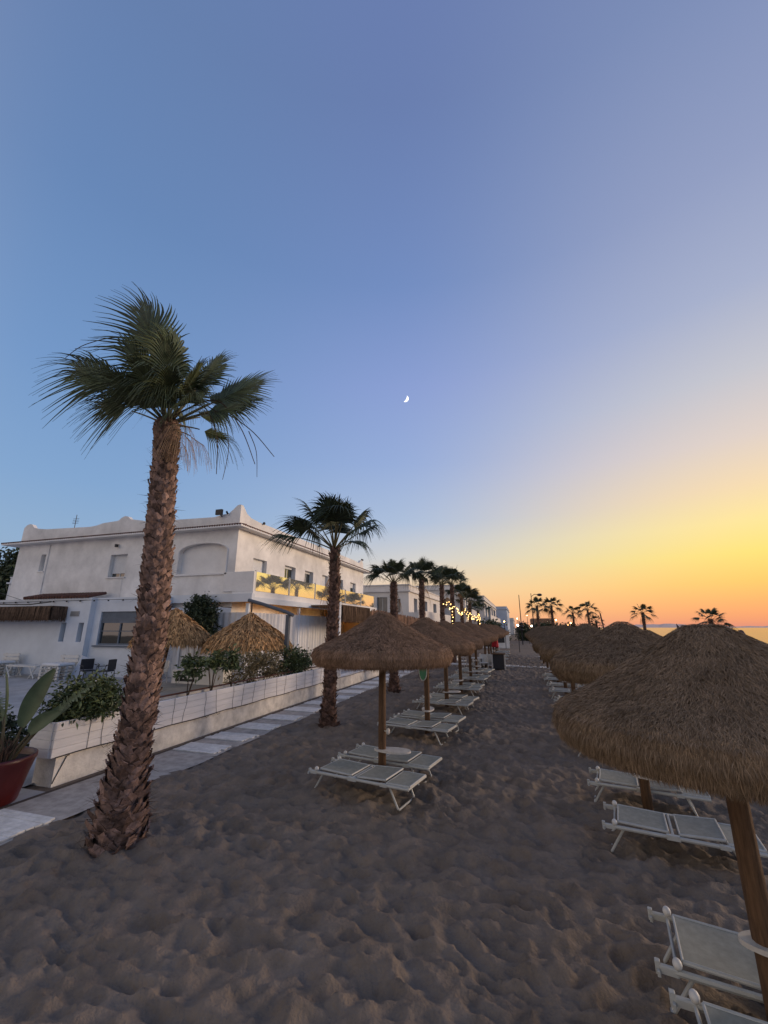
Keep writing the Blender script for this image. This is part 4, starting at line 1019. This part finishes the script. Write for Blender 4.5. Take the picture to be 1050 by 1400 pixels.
# palm-straw parasols of the terrace
def straw_parasol(name, prof, seed):
    core = MB(); core.lathe([(max(.01,r-.05), z-.04) for r, z in prof]+[(prof[-1][0]*.8,prof[-1][1]+.12),(.05,prof[0][1]-.3)], 28, jit=.03)
    und = [(prof[-1][0],prof[-1][1]+.05),(prof[-1][0]*.95,prof[-1][1]-.05)]
    return strand_mesh(name, [M['straw_dark'], M['straw']], core, [strands(prof, 4200, .34, .034, seed, .22, .3, .12), strands(prof[-3:], 1800, .36, .034, seed+1, .16, .25, .9)])
pf = [(.03,1.25),(.12,1.22),(.30,1.06),(.62,.82),(.98,.55),(1.25,.30),(1.40,.08),(1.44,-.06)]
me_pa = straw_parasol('canopy', pf, 31)
t_ = thing('straw_parasol', 'shaggy golden palm-straw parasol on a wooden pole right of the big palm', 'parasol', (-13.7,14.2,.3))
o = mkobj('canopy', me_pa, t_); o.location = (.35,0,1.82); o.scale = (1,1,1.0)
b = MB(); b.tube([(-.1,-.05,-.2),(.1,0,1.2),(.35,0,3.0)], .055, 8); b.build('pole', M['pole'], t_, True)
t_ = thing('straw_parasol', 'shaggy palm-straw parasol hung from a bent grey cantilever arm', 'parasol', (-8.75,15.2,.3))
o = mkobj('canopy', me_pa, t_); o.location = (-1.72,0,1.62); o.scale = (1.17,1.17,1.02); o.rotation_euler.z = 2.
b = MB(); b.box(-.07,.07,-.07,.07,-.2,2.83); b.build('post', M['steel'], t_)
b = MB(); b.tube([(.22,0,2.80),(-.05,0,2.92),(-1.2,0,3.26),(-1.9,0,3.44)], .07, 8); b.build('arm', M['steel'], t_)
b = MB(); b.tube([(-1.72,0,3.40),(-1.72,0,2.75)], .03, 6); b.build('hanger', M['dark'], t_)

# tree by the house
shrub('small_tree', 'dark green bushy tree against the house behind the near straw parasol', 'tree', (-14.35,16.75,2.35), (1.05,.45,1.55), 5200, .17, M['leaf_dark'], None, 0, 12, base=-2.1, seed=77)

# bar pavilion, fringe and reed fence past the second palm
bar_ = thing('beach_bar', 'open beach bar with warm lit inside and dark thatch fringe past the second palm', 'beach bar', (0,0,0))
b = MB(); b.box(-10.1,-9.9,23.0,23.25,.2,4.1); b.build('column', M['blueshade'], bar_)
b = MB(); b.box(-13.1,-9.9,23.3,28.2,3.86,3.95); b.build('roof', M['thatch_core'], bar_)
b = MB(); fringe(b, (-9.95,23.3,0), (-9.95,28.2,0), 3.95, 3.02, 1500, .14, 5, .025); fringe(b, (-9.95,28.2,0), (-12.5,28.2,0), 3.95, 3.02, 500, .1, 6, .025); b.build('fringe', M['fringe'], bar_)
b = MB(); b.box(-13.0,-12.9,27.46,31,.3,3.85); b.box(-12.89,-10.3,30.9,31,.3,3.85); b.build('back_wall', M['ochre'], bar_)
b = MB(); b.box(-12.6,-12.5,28.3,30.6,3.7,3.76); b.build('strip_lamp', M['strip'], bar_)
rf = thing('reed_fence', 'tall reddish reed fence behind the left umbrellas', 'fence', (0,0,0))
b = MB(); y = 28.3
while y < 56:
    w_ = rnd.uniform(.02,.045); zt = 3.78-.02*(y-28)+rnd.uniform(-.10,.16); xx = -9.8+rnd.uniform(-.04,.04); lx = rnd.uniform(-.06,.06)
    b.tube([(xx,y,.25),(xx+.01,y+lx,zt)], w_, 5); y += w_*1.55
b.build('reeds', M['reed'], rf)
b = MB(); b.tube([(-9.86,28.2,2.9),(-9.86,56,2.6)], .04, 6); b.tube([(-9.86,28.2,1.2),(-9.86,56,1.2)], .04, 6); b.build('rail', M['pole'], rf)

# ------------------------------------------------------------------ houses further along the beach
def block(name, label, x0, x1, y0, y1, ht, wins_s=(), wins_f=(), m='villa', para_=.75, slab=None, loggia=None, base=0.):
    t_ = thing(name, label, 'house', (0,0,0)); b = MB()
    facade(b, (0,y0,0), (1,0,0), (0,-1,0), x0, x1, base, ht, wins_f, .35); facade(b, (x1,0,0), (0,1,0), (1,0,0), y0, y1, base, ht, wins_s, .5)
    b.quad((x0,y0,base),(x0,y0,ht),(x0,y1,ht),(x0,y1,base)); b.quad((x1,y1,base),(x0,y1,base),(x0,y1,ht),(x1,y1,ht)); b.quad((x0,y0,ht-.1),(x1,y0,ht-.1),(x1,y1,ht-.1),(x0,y1,ht-.1))
    b.build('wall', M[m], t_)
    b = MB(); b.box(x0-.15,x1+.25,y0-.25,y1+.1,ht-para_,ht-para_+.18); b.box(x0,x1+.1,y0-.1,y1,ht+.003,ht+.12); b.build('roof_edge', M[m], t_)
    for a_, c_, d_, e_ in wins_s:
        q = MB(); q.box(x1-.46,x1-.42,a_,c_,d_,e_); o = q.build('window', M['winglass'], t_)
        q = MB(); q.box(x1-.42,x1-.38,(a_+c_)/2-.04,(a_+c_)/2+.04,d_,e_); q.box(x1-.42,x1-.38,a_,c_,e_-.08,e_-.002); q.build('frame', M['alu'], o)
    for a_, c_, d_, e_ in wins_f:
        q = MB(); q.box(a_,c_,y0+.30,y0+.34,d_,e_); o = q.build('window', M['winglass'], t_)
        q = MB(); q.box((a_+c_)/2-.04,(a_+c_)/2+.04,y0+.26,y0+.30,d_,e_); q.build('frame', M['alu'], o)
    if slab:
        for sl_ in slab: q = MB(); q.box(*sl_); q.build('balcony', M[m], t_)
    return t_
block('flat_roofed_villa', 'white flat-roofed villa with balconies and dark windows just past the glass balcony house', -19.5, -12.0, 48, 71, 7.45,
      [(50.6,52.4,4.2,6.1),(56.6,58.6,4.2,6.1),(63,65.5,4.2,6.1),(50,53,.6,2.6),(57,60,.6,2.6)], [(-17.4,-16.2,4.1,6.1),(-15.9,-14.6,4.1,6.1),(-13.8,-13.0,4.3,5.9)],
      slab=[(-12.0,-10.6,46.9,71,3.4,3.6),(-10.72,-10.6,46.9,71,3.603,4.55),(-19.4,-10.721,46.9,47.05,3.603,4.3),(-18.2,-12.0,46.9,47.99,3.4,3.6),(-19.5,-17.2,45.6,48,6.3,6.5)])
block('flat_roofed_villa', 'taller pale flat-roofed house rising behind the drooping palm crowns', -18, -8.4, 72.5, 81, 9.6, [(74,76,5.6,7.6),(77.5,79.5,5.6,7.6)], [(-12,-10.4,5.8,7.4)], slab=[(-8.4,-7.3,72.5,81,4.6,4.8),(-7.4,-7.3,72.5,81,4.803,5.6)])
block('terraced_villa', 'pale terraced house with deep square loggias left of the wooden mast', -16, -6.1, 84, 128, 8.5, [(86,91,4.6,7.2),(94,103,4.2,7.3),(106,112,4.6,7.2),(115,124,4.4,7.2)], [(-12,-9,4.5,6.8)], para_=.9, slab=[(-6.1,-5.0,84,128,3.8,4.05),(-5.1,-5.0,84,128,4.053,5.0)])
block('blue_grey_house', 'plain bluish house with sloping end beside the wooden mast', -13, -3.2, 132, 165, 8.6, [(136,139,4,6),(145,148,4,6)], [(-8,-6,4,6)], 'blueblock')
block('low_house', 'low pale house half hidden behind the far umbrellas', -9, -1.9, 168, 205, 6.0, [(172,176,2,4.2),(184,188,2,4.2)], [(-6,-4,2,4)], 'villa')
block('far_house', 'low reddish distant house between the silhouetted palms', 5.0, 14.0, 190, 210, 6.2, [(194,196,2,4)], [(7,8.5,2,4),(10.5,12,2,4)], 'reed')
block('boundary_house', 'small white outbuilding at the far left beyond the annex', -60, -38, 36, 44, 8.6, [(38,40,5,7)], [(-50,-48,5,7),(-44,-42,5.4,7)], 'blueshade')
for k, (x, y, z, r_, lb) in enumerate([(-69,42,5.5,(5.5,3,7.2),'dark rounded pine at the left edge above the annex roof'),(-60,46,5,(3.5,3,5.0),'lower dark tree behind the annex, right of the rounded pine')]):
    shrub('broad_tree', lb, 'tree', (x,y,z), r_, 6500, .75, M['leaf_dark'], 'dark trees behind the annex', 0, 12, base=-z, seed=60+k)
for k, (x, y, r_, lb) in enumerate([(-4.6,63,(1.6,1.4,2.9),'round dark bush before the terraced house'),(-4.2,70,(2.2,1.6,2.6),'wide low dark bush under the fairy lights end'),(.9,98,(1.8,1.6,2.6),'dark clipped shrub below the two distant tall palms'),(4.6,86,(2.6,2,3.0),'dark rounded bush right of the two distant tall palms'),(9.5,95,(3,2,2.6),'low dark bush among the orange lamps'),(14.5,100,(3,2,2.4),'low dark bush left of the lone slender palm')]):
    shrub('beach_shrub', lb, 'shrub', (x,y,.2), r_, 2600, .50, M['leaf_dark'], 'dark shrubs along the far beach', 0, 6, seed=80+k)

# ------------------------------------------------------------------ lights, posts, far beach things
fl = thing('fairy_lights', 'glowing warm fairy light garland looped between the far palms of the path row', 'fairy lights', (0,0,0))
wp = [(-4.75,29.1,4.15),(-4.7,30.3,4.35),(-4.75,31.7,4.5),(-4.8,31.9,4.05),(-4.9,32.3,3.95),(-4.7,33.4,4.25),(-4.6,34.2,4.15),(-4.75,35.8,3.92),(-4.75,37.6,3.80),(-4.75,39.6,3.95),(-4.75,41.4,4.38),(-4.8,42.0,4.0),(-4.8,43.4,3.75),(-4.7,44.5,4.15),(-4.7,46,3.6),(-4.75,48,3.5),(-4.75,49.7,3.85),(-4.7,52.5,3.5),(-4.75,54.5,4.2),(-4.75,56,4.1),(-4.8,57.5,3.5)]
b = MB(); b.tube(wp, .012, 4); b.tube([(-4.75,31.8,4.4),(-4.7,32.0,3.6),(-4.75,32.6,2.9)], .012, 4); b.tube([(-4.75,43,4.1),(-4.7,43.2,3.3),(-4.75,44,2.9)], .012, 4); b.tube([(-4.75,55,4.1),(-4.7,56,3.3),(-4.75,56.5,2.9)], .012, 4)
b.build('wire', M['cable'], fl)
bl = MB(); bl.ball((0,0,0), .034, 8, 5); bme = bl.mesh('bulb', M['bulb'], True)
def along(pts, n):
    pts = [V(p) for p in pts]; L_ = [0]
    for a, c in zip(pts, pts[1:]): L_.append(L_[-1]+(c-a).length)
    for i in range(n):
        s = L_[-1]*(i+.5)/n
        for j in range(len(pts)-1):
            if s <= L_[j+1]: yield pts[j].lerp(pts[j+1], (s-L_[j])/(L_[j+1]-L_[j])); break
for seq, n in ((wp,68),([(-4.75,31.8,4.4),(-4.7,32.0,3.6),(-4.75,32.6,2.9)],8),([(-4.75,43,4.1),(-4.7,43.2,3.3),(-4.75,44,2.9)],8),([(-4.75,55,4.1),(-4.7,56,3.3),(-4.75,56.5,2.9)],8)):
    for p in along(seq, n):
        o = mkobj('bulb', bme, fl); o.location = p+V((rnd.gauss(0,.05),rnd.gauss(0,.05),rnd.gauss(0,.06)))
def post_lamp(label, px_, py_, y, m, r, group='glowing lamps above the far umbrellas'):
    a = math.atan((px_-525)/591.5)-yaw; x = math.tan(a)*y; d = math.hypot(x,y)*math.cos(a+yaw); z = H+(858-py_)/591.5*d
    t_ = thing('post_lamp', label, 'lamp', (x,y,float(zg(x))), 0, group); z -= float(zg(x))
    b = MB(); b.tube([(0,0,-.2),(0,0,z-r)], .04, 6); b.build('post', M['dark'], t_)
    r *= .62; b = MB(); b.ball((0,0,z), r, 10, 6); b.build('globe', m, t_, True)
for lb, px_, py_, y, m, r in [('brightest white lamp above the far end of the palm-row umbrellas',708,855,52,'lampw',.16),('white lamp right of the brightest one, by the foot of the tall palms',727,856,56,'lampw',.14),
    ('small amber lamp before the terraced house',690,850,60,'lampo',.12),('small white lamp above the brightest one',708,846,75,'lampw',.10),('dim pink lamp left of the two distant tall palms',722,842,80,'lampo',.10),
    ('orange lamp just right of the second distant tall palm',761,848,85,'lampo',.20),('lower orange lamp of the close pair',777,855,85,'lampo',.22),('upper orange lamp of the close pair',781,852,95,'lampo',.18),('white lamp right of the close orange pair',799,857,85,'lampw',.16),('tiny white lamp under the bushy short palm',749,851,90,'lampw',.11)]:
    post_lamp(lb, px_, py_, y, M[m], r)
def pole_thing(name, label, cat, px_, top_, y, r=.06, lean=0., extra=None, z0=None):
    a = math.atan((px_-525)/591.5)-yaw; x = math.tan(a)*y; d = math.hypot(x,y)*math.cos(a+yaw); z0 = float(zg(x)) if z0 is None else z0; z = H+(858-top_)/591.5*d-z0
    t_ = thing(name, label, cat, (x,y,z0)); b = MB(); b.tube([(0,0,-.3),(lean*z*.5,0,z*.5),(lean*z,0,z)], [r,r*.85,r*.6], 6); b.build('pole', M['dark'], t_)
    if extra: extra(t_, z, lean)
    return t_
def two_heads(t_, z, lean):
    b = MB(); b.tube([(0,0,z-.5),(.5,0,z-.15),(1.0,0,z-.2)], .05, 6); b.build('arm', M['dark'], t_)
    b = MB(); b.ball((1.25,0,z-.25), .36, 10, 6, (1.1,1,.6)); b.build('lamp_head', M['dark'], t_, True)
pole_thing('street_lamp', 'tall dark street lamp with one round head beside the distant palms', 'street lamp', 730, 812, 70, .09, 0, two_heads)
def cage(t_, z, lean):
    b = MB()
    for k in range(3): b.ball((0,0,z*.42-.5*k), .42-.06*abs(k-1), 8, 5, (1,1,.5))
    b.build('loudspeakers', M['dark'], t_, True)
pole_thing('wooden_mast', 'tall wooden mast with dark clustered boxes before the bluish house', 'mast', 713, 814, 75, .10, 0, cage)
def flag(t_, z, lean):
    b = MB(); k = 0
    for i in range(7):
        s = i/6; w_ = .42*(1-s*.75); x = lean*z*(1-s*.55)
        b.v += [(x,.0,z*(1-s*.55)),(x+w_*(.4+.6*s),.05*math.sin(i),z*(1-s*.55)-.25)]
    for i in range(6): b.f.append((2*i,2*i+1,2*i+3,2*i+2))
    b.build('furled_flag', M['flagc'], t_)
pole_thing('flag_pole', 'slanting flagpole with furled flag left of the sea', 'flagpole', 828, 837, 70, .05, -.10, flag)
GM = 'thin masts standing before the sea'
pole_thing('beach_mast', 'slightly leaning mast before the sea, left of the bushy lone palm', 'mast', 930, 853, 45, .05, -.06, flag, -1.1)
def bump_(t_, z, lean): b = MB(); b.lathe([(.05,z-.9),(.2,z-.75),(.22,z-.3),(.12,z-.05),(.02,z)], 10); b.build('cover', M['flagc'], t_, True)
pole_thing('beach_mast', 'short thick mast with a rolled cover, left of the bushy lone palm', 'mast', 944, 859, 40, .05, 0, bump_, -1.0)
pole_thing('beach_mast', 'mast leaning right just beside the bushy lone palm', 'mast', 990, 858, 34, .05, .12, None, -1.)
pole_thing('beach_mast', 'thin upright mast near the right edge before the sea', 'mast', 1012, 861, 32, .04, -.03, bump_, -1.)
# far furniture beside the boardwalk
GX = 'white plastic chairs beside the boardwalk'
TP = -.0
for k, (x, y, r_, lb) in enumerate([(-4.0,30.8,80,'white plastic armchair by the boardwalk, nearest the palm row'),(-3.0,31.0,-80,'white plastic armchair facing right in the middle of the boardwalk group'),(-2.1,30.6,200,'white plastic armchair left of the dark beach cabinet'),(-2.4,29.6,10,'white plastic armchair standing closest to the sand lane in front of the others')]):
    armchair(lb, x, y, R(r_), M['plastic'], 'chair', 'plastic_chair', GX)
t_ = thing('beach_table', 'low dark table between the white plastic chairs', 'table', (-2.9,30.0,0)); b = MB(); b.bbox(-.4,.4,-.4,.4,.66,.70,.01); b.build('top', M['plastic'], t_)
for sx in (-1,1):
    for sy in (-1,1): b = MB(); b.tube([(sx*.34,sy*.34,0),(sx*.34,sy*.34,.66)], .025, 6); b.build('leg', M['dark'], t_)
t_ = thing('beach_cabinet', 'dark wooden cabinet with pale posts at the end of the boardwalk', 'cabinet', (-1.45,29.6,-.03)); b = MB(); b.box(-.35,.35,-.3,.3,.1,1.0); b.build('body', M['dark'], t_)
b = MB(); b.bbox(-.45,.45,-.38,.38,1.003,1.06,.01); b.build('top', M['pole'], t_)
for sx in (-1,1): b = MB(); b.box(sx*.40-.04,sx*.40+.04,-.36,-.30,0,1.0); b.build('post', M['tray'], t_)
t_ = thing('closed_parasol', 'closed red parasol beyond the boardwalk', 'parasol', (-2.25,41.6,0)); b = MB(); b.lathe([(.03,2.5),(.10,2.3),(.28,1.2),(.34,.95),(.30,.9)], 10, jit=.08); b.build('canopy', M['red'], t_)
b = MB(); b.tube([(0,0,0),(0,0,2.6)], .03, 6); b.build('pole', M['dark'], t_)
b = MB(); b.box(-6.5,-5.6,62,62.3,0,1.1)
t_ = thing('beach_kiosk', 'white low kiosk wall behind the far palm-row umbrellas', 'kiosk', (-3.4,60,0)); b = MB(); b.box(-2.2,2.0,0,.25,0,2.0); b.build('wall', M['wallwhite'], t_)
b = MB(); b.box(-2.4,2.2,-.25,.5,2.003,2.12); b.build('roof', M['thatch_core'], t_)
b = MB(); b.box(-1.2,-.2,-.03,-.003,.2,1.7); b.box(.5,1.4,-.03,-.003,.7,1.6); b.build('opening', M['dark'], t_)
# moon: a thin lit crescent, far away
dm = 20000; mp_ = V((554,545,0)); fr = V((-math.sin(yaw)*math.cos(pitch), math.cos(yaw)*math.cos(pitch), math.sin(pitch))); up = CR.cross(fr)
c0 = V((0,0,H))+(fr*570+CR*(554-525)+up*(700-545)).normalized()*dm
rr = dm/590*4.6; b = MB(); n = 20; rot = R(-28)
for k in range(n+1):
    a = -math.pi/2*1.02+math.pi*1.02*k/n+rot*0
    o_ = V((math.cos(a)*rr, math.sin(a)*rr)); i_ = V((math.cos(a)*rr*.30, math.sin(a)*rr*.985))
    for q in (o_, i_):
        x_ = q.x*math.cos(rot)-q.y*math.sin(rot); y_ = q.x*math.sin(rot)+q.y*math.cos(rot)
        b.v.append(tuple(c0+CR*x_+up*y_))
for k in range(n): b.f.append((2*k,2*k+2,2*k+3,2*k+1))
tag(b.build('moon', M['moon']), 'thin bright crescent moon high in the blue dusk sky', 'moon')
